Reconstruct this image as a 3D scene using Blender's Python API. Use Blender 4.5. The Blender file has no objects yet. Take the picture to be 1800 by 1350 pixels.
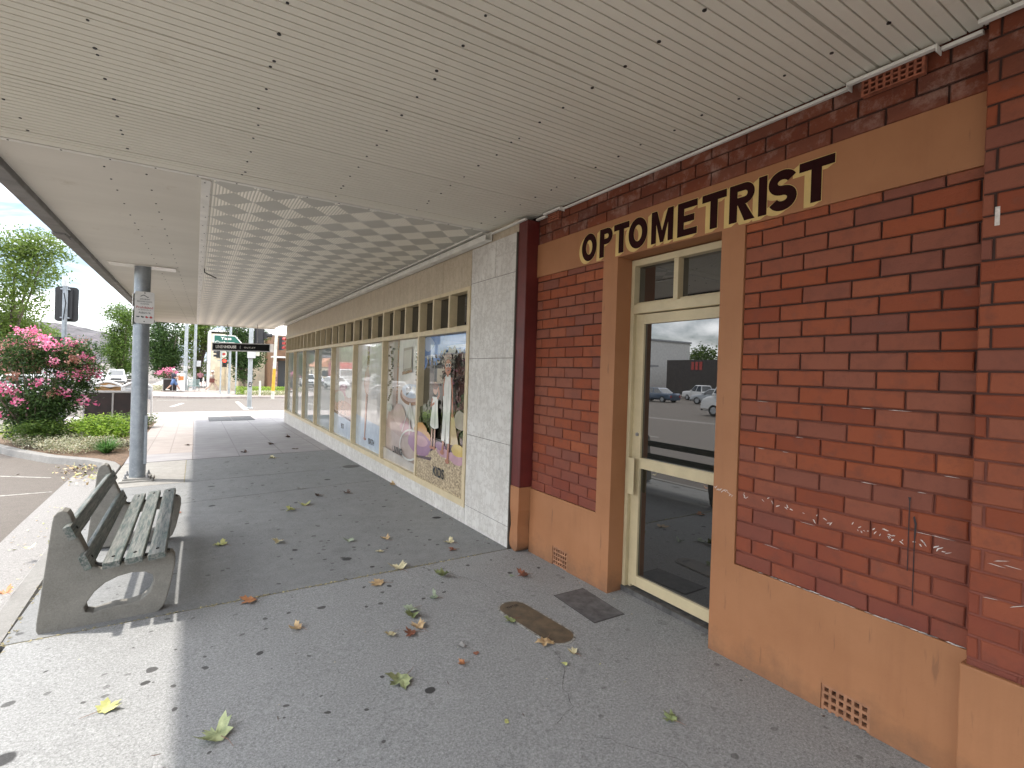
import bpy, bmesh, math, random
from mathutils import Vector, Matrix
C = bpy.context.scene.collection
SC = bpy.context.scene
R = math.radians
H = 1.68                      # eye height of the camera above the footpath

# ------------------------------------------------------------------ camera
cam_d = bpy.data.cameras.new("camera"); cam = bpy.data.objects.new("camera", cam_d); C.objects.link(cam)
cam_d.sensor_width = 36.0; cam_d.lens = 881.2 / 1800 * 36.0
cam_d.shift_y = -13.0 / 1800; cam_d.clip_start = 0.05; cam_d.clip_end = 6000
_y, _p, _r = R(32.3012), R(-0.3162), R(1.826)
_f = Vector((math.sin(_y) * math.cos(_p), math.cos(_y) * math.cos(_p), math.sin(_p)))
_rt = Vector((math.cos(_y), -math.sin(_y), 0)); _u = _rt.cross(_f)
_r2 = _rt * math.cos(_r) + _u * math.sin(_r); _u2 = -_rt * math.sin(_r) + _u * math.cos(_r)
mw = Matrix.Identity(4)
for i in range(3):
    mw[i][0] = _r2[i]; mw[i][1] = _u2[i]; mw[i][2] = -_f[i]
mw[2][3] = H
cam.matrix_world = mw
SC.camera = cam

# ------------------------------------------------------------------ sun, sky, exposure
SUN_DIR = Vector((-0.42, 0.26, 1.0)).normalized()           # towards the sun
SUN_EL = math.asin(SUN_DIR.z); SUN_AZ = math.atan2(SUN_DIR.x, SUN_DIR.y)
sd = bpy.data.lights.new("sun", 'SUN'); so = bpy.data.objects.new("sun", sd); C.objects.link(so)
sd.energy = 2.0; sd.angle = R(1.4); sd.color = (1.0, 0.95, 0.88)
so.rotation_euler = SUN_DIR.to_track_quat('Z', 'Y').to_euler(); so.location = (0, 0, 60)
W = bpy.data.worlds.new("World"); SC.world = W; W.use_nodes = True
nt = W.node_tree; nt.nodes.clear()
def wn(t, **k):
    n = nt.nodes.new(t)
    for a, b in k.items(): setattr(n, a, b)
    return n
sky = wn('ShaderNodeTexSky', sky_type='NISHITA', sun_disc=False, sun_elevation=SUN_EL, sun_rotation=SUN_AZ)
tc = wn('ShaderNodeTexCoord'); sep = wn('ShaderNodeSeparateXYZ'); nt.links.new(tc.outputs['Generated'], sep.inputs[0])
# clouds on a flat layer: direction projected on a plane overhead
mx = wn('ShaderNodeMath', operation='MAXIMUM'); nt.links.new(sep.outputs['Z'], mx.inputs[0]); mx.inputs[1].default_value = 0.0
ad = wn('ShaderNodeMath', operation='ADD'); nt.links.new(mx.outputs[0], ad.inputs[0]); ad.inputs[1].default_value = 0.28
dv = wn('ShaderNodeVectorMath', operation='DIVIDE'); cb = wn('ShaderNodeCombineXYZ')
for k in range(3): nt.links.new(ad.outputs[0], cb.inputs[k])
nt.links.new(tc.outputs['Generated'], dv.inputs[0]); nt.links.new(cb.outputs[0], dv.inputs[1])
nz = wn('ShaderNodeTexNoise'); nz.inputs['Scale'].default_value = 1.75; nz.inputs['Detail'].default_value = 9; nz.inputs['Roughness'].default_value = 0.56
nz.inputs['Distortion'].default_value = 0.35
mpo = wn('ShaderNodeMapping'); mpo.inputs['Location'].default_value = (8.2, 5.1, 0); nt.links.new(dv.outputs[0], mpo.inputs[0]); nt.links.new(mpo.outputs[0], nz.inputs['Vector'])
rp = wn('ShaderNodeValToRGB'); rp.color_ramp.interpolation = 'EASE'; rp.color_ramp.elements[0].position = 0.39; rp.color_ramp.elements[1].position = 0.64
rp.color_ramp.elements[0].color = (0, 0, 0, 1); rp.color_ramp.elements[1].color = (1, 1, 1, 1)
nt.links.new(nz.outputs['Fac'], rp.inputs[0])
nz2 = wn('ShaderNodeTexNoise'); nz2.inputs['Scale'].default_value = 3.1; nz2.inputs['Detail'].default_value = 6
nt.links.new(dv.outputs[0], nz2.inputs['Vector'])
cc = wn('ShaderNodeMix', data_type='RGBA'); cc.inputs[6].default_value = (30, 31, 33, 1); cc.inputs[7].default_value = (56, 56, 56, 1)
nt.links.new(nz2.outputs['Fac'], cc.inputs[0])
lowc = wn('ShaderNodeMix', data_type='RGBA'); lowc.inputs[6].default_value = (13.5, 14.2, 15.2, 1); lowc.inputs[7].default_value = (30, 30, 30, 1); nt.links.new(nz2.outputs['Fac'], lowc.inputs[0])
el = wn('ShaderNodeMapRange'); el.inputs['From Min'].default_value = 0.22; el.inputs['From Max'].default_value = 0.5; nt.links.new(sep.outputs['Z'], el.inputs['Value'])
cel = wn('ShaderNodeMix', data_type='RGBA'); nt.links.new(el.outputs[0], cel.inputs[0]); nt.links.new(lowc.outputs[2], cel.inputs[6]); nt.links.new(cc.outputs[2], cel.inputs[7])
mixs = wn('ShaderNodeMix', data_type='RGBA'); nt.links.new(rp.outputs[0], mixs.inputs[0]); nt.links.new(sky.outputs[0], mixs.inputs[6]); nt.links.new(cel.outputs[2], mixs.inputs[7])
bg = wn('ShaderNodeBackground'); bg.inputs['Strength'].default_value = 0.08; nt.links.new(mixs.outputs[2], bg.inputs[0])
wo = wn('ShaderNodeOutputWorld'); nt.links.new(bg.outputs[0], wo.inputs[0])
SC.view_settings.view_transform = 'Standard'; SC.view_settings.look = 'None'
SC.view_settings.exposure = 1.4; SC.view_settings.gamma = 1.0
SC.cycles.use_denoising = True
SC.cycles.max_bounces = 8; SC.cycles.transparent_max_bounces = 12
SC.cycles.sample_clamp_indirect = 6.0

# ------------------------------------------------------------------ helpers
def P(y):
    pts = [(-400, .167), (-12, .167), (0, 0), (40, -.556), (50, -.545), (80, -.86), (140, -1.0), (1e5, -1.0)]
    for (a, za), (b, zb) in zip(pts, pts[1:]):
        if y <= b: return za + (zb - za) * (y - a) / (b - a)
def G(x, y): return .002 + .012 * max(-6, min(5, x)) + P(y)
def S(r, g, b):
    f = lambda c: (c / 255 / 12.92) if c <= 10 else ((c / 255 + .055) / 1.055) ** 2.4
    return (f(r), f(g), f(b), 1)
def L4(c): return tuple(c) + (1,) if len(c) == 3 else tuple(c)

def new_mat(name):
    m = bpy.data.materials.new(name); m.use_nodes = True
    n = m.node_tree; n.nodes.clear()
    out = n.nodes.new('ShaderNodeOutputMaterial'); b = n.nodes.new('ShaderNodeBsdfPrincipled')
    n.links.new(b.outputs[0], out.inputs[0])
    return m, n, b
def node(n, t, **k):
    x = n.nodes.new(t)
    for a, b in k.items(): setattr(x, a, b)
    return x
def mixc(n, fac, a, b, bt='MIX'):
    m = node(n, 'ShaderNodeMix', data_type='RGBA', blend_type=bt)
    for i, v in ((0, fac), (6, a), (7, b)):
        if isinstance(v, (int, float)): m.inputs[i].default_value = v
        elif isinstance(v, tuple): m.inputs[i].default_value = L4(v)
        else: n.links.new(v, m.inputs[i])
    return m.outputs[2]
def noise(n, vec, scale, detail=4, rough=.55, out='Fac'):
    t = node(n, 'ShaderNodeTexNoise'); t.inputs['Scale'].default_value = scale; t.inputs['Detail'].default_value = detail
    t.inputs['Roughness'].default_value = rough
    if vec is not None: n.links.new(vec, t.inputs['Vector'])
    return t.outputs[out]
def ramp(n, fac, a, b, ca=(0, 0, 0), cb=(1, 1, 1)):
    if a < 0 or b > 1:
        mr = node(n, 'ShaderNodeMapRange'); mr.inputs['From Min'].default_value = a; mr.inputs['From Max'].default_value = b; n.links.new(fac, mr.inputs['Value']); fac, a, b = mr.outputs[0], 0.0, 1.0
    r = node(n, 'ShaderNodeValToRGB'); e = r.color_ramp.elements
    e[0].position = a; e[1].position = b; e[0].color = L4(ca); e[1].color = L4(cb)
    n.links.new(fac, r.inputs[0]); return r.outputs[0]
def bump(n, b, h, strength, dist=.01):
    k = node(n, 'ShaderNodeBump'); k.inputs['Strength'].default_value = strength; k.inputs['Distance'].default_value = dist
    n.links.new(h, k.inputs['Height']); n.links.new(k.outputs[0], b.inputs['Normal'])
def objco(n): return node(n, 'ShaderNodeTexCoord').outputs['Object']

def M(name, col, rough=.6, var=.12, scale=6, bmp=0, bscale=60, metal=0, spec=.5, col2=None, coat=0):
    """plain painted or cast surface with uneven tone and a little relief"""
    m, n, b = new_mat(name); co = objco(n)
    col = L4(col)
    c2 = L4(col2) if col2 else tuple(max(0, c * (1 - var * 1.6)) for c in col[:3]) + (1,)
    c3 = tuple(min(1, c * (1 + var)) for c in col[:3]) + (1,)
    f = ramp(n, noise(n, co, scale, 6, .62), .35, .68)
    c = mixc(n, f, c2, c3)
    n.links.new(c, b.inputs['Base Color'])
    b.inputs['Roughness'].default_value = rough; b.inputs['Metallic'].default_value = metal
    b.inputs['Specular IOR Level'].default_value = spec
    if coat: b.inputs['Coat Weight'].default_value = coat; b.inputs['Coat Roughness'].default_value = .04
    if bmp: bump(n, b, noise(n, co, bscale, 5, .6), bmp, .006)
    return m

def leafmat(name, cols, trans=.35, rough=.5):
    m, n, b = new_mat(name)
    g = node(n, 'ShaderNodeNewGeometry')
    r = node(n, 'ShaderNodeValToRGB'); e = r.color_ramp.elements
    e[0].color = L4(cols[0]); e[1].color = L4(cols[-1])
    for i, c in enumerate(cols[1:-1]):
        x = e.new((i + 1) / (len(cols) - 1)); x.color = L4(c)
    n.links.new(g.outputs['Random Per Island'], r.inputs[0])
    n.links.new(r.outputs[0], b.inputs['Base Color']); b.inputs['Roughness'].default_value = rough
    b.inputs['Specular IOR Level'].default_value = .3
    t = node(n, 'ShaderNodeBsdfTranslucent'); n.links.new(r.outputs[0], t.inputs[0])
    mx = node(n, 'ShaderNodeMixShader'); mx.inputs[0].default_value = trans
    n.links.new(b.outputs[0], mx.inputs[1]); n.links.new(t.outputs[0], mx.inputs[2])
    n.links.new(mx.outputs[0], [x for x in n.nodes if x.type == 'OUTPUT_MATERIAL'][0].inputs[0])
    return m

class MB:
    def __init__(s): s.v = []; s.f = []; s.m = []
    def add(s, vs, fs, mi=0):
        o = len(s.v); s.v += [tuple(v) for v in vs]
        for f in fs: s.f.append(tuple(i + o for i in f)); s.m.append(mi)
    def box(s, x0, x1, y0, y1, z0, z1, mi=0):
        s.add([(x0, y0, z0), (x1, y0, z0), (x1, y1, z0), (x0, y1, z0), (x0, y0, z1), (x1, y0, z1), (x1, y1, z1), (x0, y1, z1)],
              [(0, 3, 2, 1), (4, 5, 6, 7), (0, 1, 5, 4), (1, 2, 6, 5), (2, 3, 7, 6), (3, 0, 4, 7)], mi)
    def bbox(s, x0, x1, y0, y1, z0, z1, b=.004, mi=0):
        """box with bevelled edges"""
        bm = bmesh.new(); bmesh.ops.create_cube(bm, size=1)
        for v in bm.verts:
            v.co = Vector(((x0 + x1) / 2 + v.co.x * (x1 - x0), (y0 + y1) / 2 + v.co.y * (y1 - y0), (z0 + z1) / 2 + v.co.z * (z1 - z0)))
        bmesh.ops.bevel(bm, geom=bm.edges[:], offset=b, segments=2, profile=.5, affect='EDGES')
        s.bm(bm, mi)
    def bm(s, bm, mi=0):
        bm.verts.ensure_lookup_table(); bm.verts.index_update()
        s.add([v.co[:] for v in bm.verts], [[v.index for v in f.verts] for f in bm.faces], mi); bm.free()
    def obox(s, c, ax, half, mi=0):
        c = Vector(c); ax = [Vector(a).normalized() for a in ax]; vs = []
        for k in range(8):
            q = c.copy()
            for i in range(3): q += ax[i] * half[i] * (1 if (k >> i) & 1 else -1)
            vs.append(q)
        s.add(vs, [(0, 2, 3, 1), (4, 5, 7, 6), (0, 1, 5, 4), (2, 6, 7, 3), (0, 4, 6, 2), (1, 3, 7, 5)], mi)
    def tube(s, pts, r, n=12, mi=0, cap=True):
        pts = [Vector(p) for p in pts]; rs = r if isinstance(r, (list, tuple)) else [r] * len(pts)
        rings = []; prev = None
        for i, p in enumerate(pts):
            t = (pts[min(i + 1, len(pts) - 1)] - pts[max(i - 1, 0)]).normalized()
            if prev is None:
                u = t.cross(Vector((0, 0, 1)) if abs(t.z) < .9 else Vector((1, 0, 0))).normalized()
            else: u = (prev - t * prev.dot(t)).normalized()
            prev = u; w = t.cross(u)
            rings.append([p + (u * math.cos(a) + w * math.sin(a)) * rs[i] for a in [2 * math.pi * k / n for k in range(n)]])
        o = [v for rg in rings for v in rg]; fs = []
        for i in range(len(pts) - 1):
            for k in range(n):
                a = i * n + k; b = i * n + (k + 1) % n
                fs.append((a, b, b + n, a + n))
        if cap: fs.append(tuple(reversed(range(n)))); fs.append(tuple(range((len(pts) - 1) * n, len(pts) * n)))
        s.add(o, fs, mi)
    def loft(s, rings, mi=0, cap=True):
        n = len(rings[0]); fs = []
        for i in range(len(rings) - 1):
            for k in range(n):
                a = i * n + k; b = i * n + (k + 1) % n; fs.append((a, b, b + n, a + n))
        if cap: fs.append(tuple(reversed(range(n)))); fs.append(tuple(range((len(rings) - 1) * n, len(rings) * n)))
        s.add([v for r_ in rings for v in r_], fs, mi)
    def prism(s, poly, o, u, v, w, d, mi=0):
        """flat outline poly (a,b) at o + a u + b v, thickened by d along w"""
        o, u, v, w = Vector(o), Vector(u), Vector(v), Vector(w); n = len(poly)
        A = [o + u * a + v * b for a, b in poly]; B = [q + w * d for q in A]
        s.add(A + B, [tuple(range(n)), tuple(reversed(range(n, 2 * n)))] + [(i, i + n, (i + 1) % n + n, (i + 1) % n) for i in range(n)], mi)
    def flat(s, poly, o, u, v, mi=0):
        o, u, v = Vector(o), Vector(u), Vector(v)
        s.add([o + u * a + v * b for a, b in poly], [tuple(range(len(poly)))], mi)
    def blob(s, c, r, n=10, m=7, mi=0, jit=0, rnd=None):
        vs = []; fs = []; c = Vector(c)
        r = r if isinstance(r, (tuple, list)) else (r, r, r)
        for i in range(m + 1):
            t = math.pi * i / m
            for k in range(n):
                p = 2 * math.pi * k / n; q = 1 + (rnd.uniform(-jit, jit) if rnd else 0)
                vs.append(c + Vector((r[0] * math.sin(t) * math.cos(p) * q, r[1] * math.sin(t) * math.sin(p) * q, r[2] * math.cos(t) * q)))
        for i in range(m):
            for k in range(n): fs.append((i * n + k, (i + 1) * n + k, (i + 1) * n + (k + 1) % n, i * n + (k + 1) % n))
        s.add(vs, fs, mi)
    def text(s, txt, o, u, v, height, width=None, mi=0, bold=0, space=1.0, lift=0, w=None):
        vs, fs = text_geo(txt, bold, space)
        x0 = min(p[0] for p in vs); x1 = max(p[0] for p in vs); y0 = min(p[1] for p in vs); y1 = max(p[1] for p in vs)
        sy = height / max(1e-6, (y1 - y0)); sx = width / (x1 - x0) if width else sy
        o, u, v = Vector(o), Vector(u), Vector(v); nn = u.cross(v) * lift
        s.add([o + u * ((p[0] - x0) * sx) + v * ((p[1] - y0) * sy) + nn for p in vs], fs, mi)
        return (x1 - x0) * sx
    def build(s, name, mats, parent=None, smooth=False, org=None, auto=None):
        me = bpy.data.meshes.new(name)
        o0 = Vector(parent_loc(parent)) if parent is not None else Vector(org or (0, 0, 0))
        me.from_pydata([tuple(Vector(v) - o0) for v in s.v], [], s.f)
        mats = mats if isinstance(mats, (list, tuple)) else [mats]
        for m in mats: me.materials.append(m)
        me.polygons.foreach_set('material_index', s.m)
        if smooth: me.polygons.foreach_set('use_smooth', [True] * len(s.f))
        if smooth and auto:
            me.update(); bm = bmesh.new(); bm.from_mesh(me)
            for e in bm.edges:
                if len(e.link_faces) == 2 and e.calc_face_angle(0) > R(auto): e.smooth = False
            bm.to_mesh(me); bm.free()
        me.update()
        ob = bpy.data.objects.new(name, me); C.objects.link(ob)
        if parent is not None: ob.parent = parent
        else: ob.location = o0
        return ob
def parent_loc(p):
    l = Vector(p.location)
    while p.parent: p = p.parent; l += Vector(p.location)
    return l
_tg = {}
def text_geo(txt, bold, space):
    k = (txt, bold, space)
    if k not in _tg:
        cu = bpy.data.curves.new('t', 'FONT'); cu.body = txt; cu.size = 1; cu.offset = bold; cu.space_character = space; cu.resolution_u = 4
        ob = bpy.data.objects.new('t', cu); C.objects.link(ob)
        bpy.context.view_layer.update()
        me = bpy.data.meshes.new_from_object(ob.evaluated_get(bpy.context.evaluated_depsgraph_get()))
        _tg[k] = ([tuple(v.co) for v in me.vertices], [tuple(p.vertices) for p in me.polygons])
        bpy.data.objects.remove(ob); bpy.data.curves.remove(cu); bpy.data.meshes.remove(me)
    return _tg[k]

def tag(o, label=None, cat=None, group=None, kind=None):
    if label: o['label'] = label
    if cat: o['category'] = cat
    if group: o['group'] = group
    if kind: o['kind'] = kind
    return o
def thing(name, loc, label, cat, group=None, rz=0):
    o = bpy.data.objects.new(name, None); C.objects.link(o); o.location = loc; o.rotation_euler = (0, 0, rz)
    o.empty_display_size = .2
    return tag(o, label, cat, group)
def copy_tree(o, parent=None):
    c = o.copy(); C.objects.link(c)
    if parent: c.parent = parent
    for ch in [x for x in C.objects if x.parent == o]: copy_tree(ch, c)
    return c
rnd = random.Random(7)
# ------------------------------------------------------------------ ground materials
def concrete(name, c_lo, c_hi, agg=.5, spots=True, bmp=.25, grime=0.0):
    m, n, b = new_mat(name); co = objco(n)
    big = noise(n, co, .9, 5, .6); mid = noise(n, co, 7, 5, .65); fine = noise(n, co, 78, 3, .75); f2 = noise(n, co, 190, 2, .7)
    c = mixc(n, ramp(n, big, .3, .7), c_lo, c_hi)
    c = mixc(n, mixc(n, .35, ramp(n, mid, .38, .66), (.5, .5, .5)), c, tuple(x * .72 for x in c_lo[:3]))
    if grime:
        mg = node(n, 'ShaderNodeMapping'); mg.inputs['Scale'].default_value = (1, .6, 1); mg.inputs['Location'].default_value = (3.1, 7.7, 0); n.links.new(co, mg.inputs[0])
        c = mixc(n, mixc(n, grime, (0, 0, 0), ramp(n, noise(n, mg.outputs[0], 1.5, 6, .72), .50, .74)), c, tuple(x * .5 for x in c_lo[:3]))
        c = mixc(n, mixc(n, grime * .6, (0, 0, 0), ramp(n, noise(n, co, 4.2, 5, .7), .58, .76)), c, tuple(x * 1.35 for x in c_hi[:3]))
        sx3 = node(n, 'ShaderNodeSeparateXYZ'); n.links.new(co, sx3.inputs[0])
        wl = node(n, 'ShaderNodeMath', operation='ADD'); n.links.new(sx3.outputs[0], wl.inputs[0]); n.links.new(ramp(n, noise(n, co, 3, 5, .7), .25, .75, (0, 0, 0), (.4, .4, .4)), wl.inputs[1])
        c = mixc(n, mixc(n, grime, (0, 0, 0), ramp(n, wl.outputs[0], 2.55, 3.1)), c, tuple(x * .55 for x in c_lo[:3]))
    g = mixc(n, .5, ramp(n, fine, .33, .67), ramp(n, f2, .3, .7))
    c = mixc(n, agg, c, mixc(n, g, tuple(x * .36 for x in c_lo[:3]), tuple(min(1, x * 1.75) for x in c_hi[:3])))
    if spots:
        for sc, rad, amt, dark in ((3.4, .085, .48, (.022, .021, .021)), (7.5, .11, .5, (.05, .048, .046)), (13, .14, .45, (.07, .067, .064)), (1.7, .13, .45, (.085, .08, .077))):
            wv = node(n, 'ShaderNodeMix', data_type='VECTOR'); wv.inputs[0].default_value = .05
            n.links.new(co, wv.inputs[4]); n.links.new(noise(n, co, 9, 2, .5, 'Color'), wv.inputs[5])
            vo = node(n, 'ShaderNodeTexVoronoi'); vo.inputs['Scale'].default_value = sc; n.links.new(wv.outputs[1], vo.inputs['Vector'])
            sp = node(n, 'ShaderNodeSeparateColor'); n.links.new(vo.outputs['Color'], sp.inputs[0])
            rr = node(n, 'ShaderNodeMath', operation='MULTIPLY'); n.links.new(sp.outputs[0], rr.inputs[0]); rr.inputs[1].default_value = rad * 2
            df = node(n, 'ShaderNodeMath', operation='SUBTRACT'); n.links.new(rr.outputs[0], df.inputs[0]); n.links.new(vo.outputs['Distance'], df.inputs[1])
            k = ramp(n, df.outputs[0], -.005, .03)
            on = node(n, 'ShaderNodeMath', operation='GREATER_THAN'); n.links.new(sp.outputs[1], on.inputs[0]); on.inputs[1].default_value = 1 - amt
            k2 = node(n, 'ShaderNodeMath', operation='MULTIPLY'); n.links.new(k, k2.inputs[0]); n.links.new(on.outputs[0], k2.inputs[1])
            k3 = node(n, 'ShaderNodeMath', operation='MULTIPLY'); n.links.new(k2.outputs[0], k3.inputs[0]); n.links.new(sp.outputs[2], k3.inputs[1])
            c = mixc(n, k3.outputs[0], c, dark)
    n.links.new(c, b.inputs['Base Color']); b.inputs['Roughness'].default_value = .82; b.inputs['Specular IOR Level'].default_value = .3
    bump(n, b, g, bmp, .004)
    return m
m_foot = concrete('footpath concrete', (.232, .234, .229), (.30, .302, .296), .74, grime=.65)
m_foot_far = concrete('smooth footpath concrete', (.206, .208, .204), (.264, .266, .26), .46, grime=.6)
m_pad = concrete('pale pad concrete', (.30, .285, .26), (.37, .355, .325), .2, False)
m_kerb = concrete('kerb concrete', (.21, .20, .185), (.29, .28, .26), .3, False)
m_gutter = concrete('exposed aggregate gutter', (.20, .19, .18), (.27, .258, .245), .8, False, .4)
m_joint = M('joint dirt', (.10, .085, .05), .9, .5, 22, col2=(.30, .25, .12))
m_crack = M('crack', (.07, .066, .062), .9)
m_asphalt = concrete('asphalt', (.105, .09, .076), (.145, .126, .108), .6, False, .4)
m_linepaint = M('road paint', (.42, .40, .36), .8, .35, 14)
def paver_mat(name, a, b2, mortar, sx, sy):
    m, n, b = new_mat(name); co = objco(n)
    t = node(n, 'ShaderNodeTexBrick', offset=0.0, squash=1.0); n.links.new(co, t.inputs['Vector'])
    for k, v in (('Color1', L4(a)), ('Color2', L4(b2)), ('Mortar', L4(mortar))): t.inputs[k].default_value = v
    t.inputs['Scale'].default_value = 1; t.inputs['Mortar Size'].default_value = .011; t.inputs['Brick Width'].default_value = sx; t.inputs['Row Height'].default_value = sy
    c = mixc(n, ramp(n, noise(n, co, 2.2, 6, .65), .35, .7), t.outputs['Color'], tuple(x * .74 for x in a[:3]))
    c = mixc(n, .18, c, mixc(n, noise(n, co, 160, 2), (.08, .07, .07), (.7, .65, .62)))
    n.links.new(c, b.inputs['Base Color']); b.inputs['Roughness'].default_value = .62
    bump(n, b, t.outputs['Fac'], -.3, .004)
    return m
m_pave = paver_mat('pinkish pavers', (.33, .275, .24), (.37, .31, .275), (.17, .14, .125), .4, .4)
m_pave2 = paver_mat('grey lavender shaded pavers', (.30, .285, .29), (.335, .32, .32), (.115, .105, .11), .8, .4)  # grey border row; under the awning its tone stands in for shade
m_soil = M('bark mulch', (.15, .095, .06), .95, .5, 30, .8, 40, col2=(.06, .04, .025))
m_hill = None

# ------------------------------------------------------------------ setting: ground
ys = [-1500, -200, -60, -12, 0, 5, 10, 15, 20, 25, 30, 35, 40, 45, 50, 55, 60, 65, 70, 75, 80, 95, 140, 400, 1600]
xs = [-1500, -300, -90, -45, -30, -18, -6, 0, 5, 12, 30, 90, 300, 1500]
b = MB()
for y in ys:
    for x in xs: b.v.append((x, y, G(x, y) - .135))
for j in range(len(ys) - 1):
    for i in range(len(xs) - 1):
        a = j * len(xs) + i; b.f.append((a, a + 1, a + 1 + len(xs), a + len(xs))); b.m.append(0)
tag(b.build('road', m_asphalt), kind='structure')

def slab(mb, poly, top=0.0, bottom=-.16, mi=0, grade=True):
    n = len(poly)
    A = [(x, y, G(x, y) + top) for x, y in poly]; B = [(x, y, G(x, y) + bottom) for x, y in poly]
    mb.add(A + B, [tuple(range(n)), tuple(reversed(range(n, 2 * n)))] + [((i + 1) % n, i, i + n, (i + 1) % n + n) for i in range(n)], mi)
def kx(y): return -.95 - .022 * (y - 4.15)
def jy(x, y0, s): return y0 + s * (x + .95)
b = MB()
# joint lines: y at x=-.95 and slope
J = [(4.186, -.0215), (7.55, .09), (11.33, .038)]
g = .008
def spans(y0, s0, y1, s1, x0, x1, mi):
    slab(b, [(x0, jy(x0, y0, s0) + g), (x1, jy(x1, y0, s0) + g), (x1, jy(x1, y1, s1) - g), (x0, jy(x0, y1, s1) - g)], mi=mi)
XR = 2.99
spans(-8, 0, J[0][0], J[0][1], -.93, XR, 0)
spans(J[0][0], J[0][1], J[1][0], J[1][1], -.96, XR, 1)
spans(J[1][0], J[1][1], 9.02, .05, -1.0, XR, 1)
spans(9.02, .05, J[2][0], J[2][1], -1.04, -.105, 2)
spans(9.02, .05, J[2][0], J[2][1], -.095, XR, 1)
def jfill(x0, y0, x1, y1, w):
    d = Vector((x1 - x0, y1 - y0)).normalized(); q = Vector((-d.y, d.x)) * w; N = 24
    for i in range(N):
        pa = [x0 + (x1 - x0) * i / N, y0 + (y1 - y0) * i / N]; pb = [x0 + (x1 - x0) * (i + 1) / N, y0 + (y1 - y0) * (i + 1) / N]
        b.add([(pa[0] - q.x, pa[1] - q.y, G(*pa) - .004), (pb[0] - q.x, pb[1] - q.y, G(*pb) - .004), (pb[0] + q.x, pb[1] + q.y, G(*pb) - .004), (pa[0] + q.x, pa[1] + q.y, G(*pa) - .004)], [(0, 1, 2, 3)], 3)
for (y0, s) in J[:2]: jfill(-.95, jy(-.95, y0, s), 2.74, jy(2.74, y0, s), .007)
jfill(-1.0, jy(-1, 9.02, .05), -.1, jy(-.1, 9.02, .05), .008); jfill(-.1, 9.05, -.1, 11.36, .008)
# bits of seed and moss that sit in the nearest joint
for i in range(420):
    x = rnd.uniform(-.9, 2.35); t = (x + .95)
    if not (.05 < x < 2.0 or rnd.random() < .35): continue
    y = jy(x, J[0][0], J[0][1]) + rnd.gauss(-.010, .008); s = rnd.uniform(.004, .013); a = rnd.uniform(0, 3)
    b.add([(x + s * math.cos(a + k * 1.57) * (1 if k % 2 else .5), y + s * math.sin(a + k * 1.57) * (1 if k % 2 else .5), G(x, y) + .003 + rnd.uniform(0, .005)) for k in range(4)], [(0, 1, 2, 3)], 4)
for i in range(330):
    y = rnd.uniform(-1, 9.5); x = kx(y) + rnd.gauss(.012, .016); s = rnd.uniform(.004, .015); a = rnd.uniform(0, 3)
    b.add([(x + s * math.cos(a + k * 1.57) * (1 if k % 2 else .45), y + s * math.sin(a + k * 1.57) * (1 if k % 2 else .45), G(x, y) + .003 + rnd.uniform(0, .006)) for k in range(4)], [(0, 1, 2, 3)], 3)
def crack(pts, w=.0014):
    q = []
    for (x0, y0), (x1, y1) in zip(pts, pts[1:]):
        N = max(2, int(math.hypot(x1 - x0, y1 - y0) / .03))
        for i in range(N): q.append((x0 + (x1 - x0) * i / N + rnd.gauss(0, .006), y0 + (y1 - y0) * i / N + rnd.gauss(0, .006)))
    q.append(pts[-1])
    for (x0, y0), (x1, y1) in zip(q, q[1:]):
        d = Vector((x1 - x0, y1 - y0)).normalized(); k = Vector((-d.y, d.x)) * w * rnd.uniform(.4, 1.2)
        b.add([(x0 - k.x, y0 - k.y, G(x0, y0) + .0012), (x1 - k.x, y1 - k.y, G(x1, y1) + .0012), (x1 + k.x, y1 + k.y, G(x1, y1) + .0012), (x0 + k.x, y0 + k.y, G(x0, y0) + .0012)], [(0, 1, 2, 3)], 5)
crack([(1.9, 2.42), (1.84, 2.25), (1.73, 2.12), (1.66, 1.96), (1.52, 1.9)]); crack([(1.6, 1.78), (1.72, 1.6), (1.84, 1.45), (1.86, 1.2)])
crack([(2.05, 3.2), (2.0, 3.55), (1.86, 3.86), (1.7, 4.1)]); crack([(2.5, 3.02), (2.72, 2.96)], .0015); crack([(2.37, 3.05), (2.2, 3.3)], .0012)
m_seed = M('seed litter', (.46, .40, .20), .9, .4, 50)
tag(b.build('footpath', [m_foot, m_foot_far, m_pad, m_joint, m_seed, m_crack]), kind='structure')

# kerb and gutter along the parking lane, curving out round the garden bed
line = [(-.72, -8), (-.95, 4.0), (-1.03, 8.0), (-1.07, 11.2), (-1.2, 11.7), (-1.52, 12.27), (-2.25, 13.11), (-2.99, 14.33), (-3.67, 15.66), (-4.2, 17.3), (-4.45, 19.5), (-4.35, 21.6), (-3.7, 23.4), (-2.4, 24.6), (-.5, 25.1), (12, 24.9)]
def offset(pl, d):
    o = []
    for i, p in enumerate(pl):
        a = Vector(pl[max(i - 1, 0)]); c = Vector(pl[min(i + 1, len(pl) - 1)]); t = (c - a).normalized()
        o.append((p[0] - t.y * d, p[1] + t.x * d))
    return o
def strip(mb, A, B2, ta, tb, mi=0, skirt=None):
    for (p, q, r_, s) in zip(A, A[1:], B2[1:], B2):
        mb.add([(p[0], p[1], G(*p) + ta), (q[0], q[1], G(*q) + ta), (r_[0], r_[1], G(*r_) + tb), (s[0], s[1], G(*s) + tb)], [(0, 1, 2, 3)], mi)
inn = offset(line, -.0); out = offset(line, .15); gut = offset(line, .17); ge = offset(line, .66)
b = MB()
o1 = offset(line, .012); o2 = offset(line, .138)
strip(b, inn, o1, -.02, .002); strip(b, o1, o2, .002, -.002); strip(b, o2, out, -.002, -.014); strip(b, out, gut, -.014, -.145)
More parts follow.
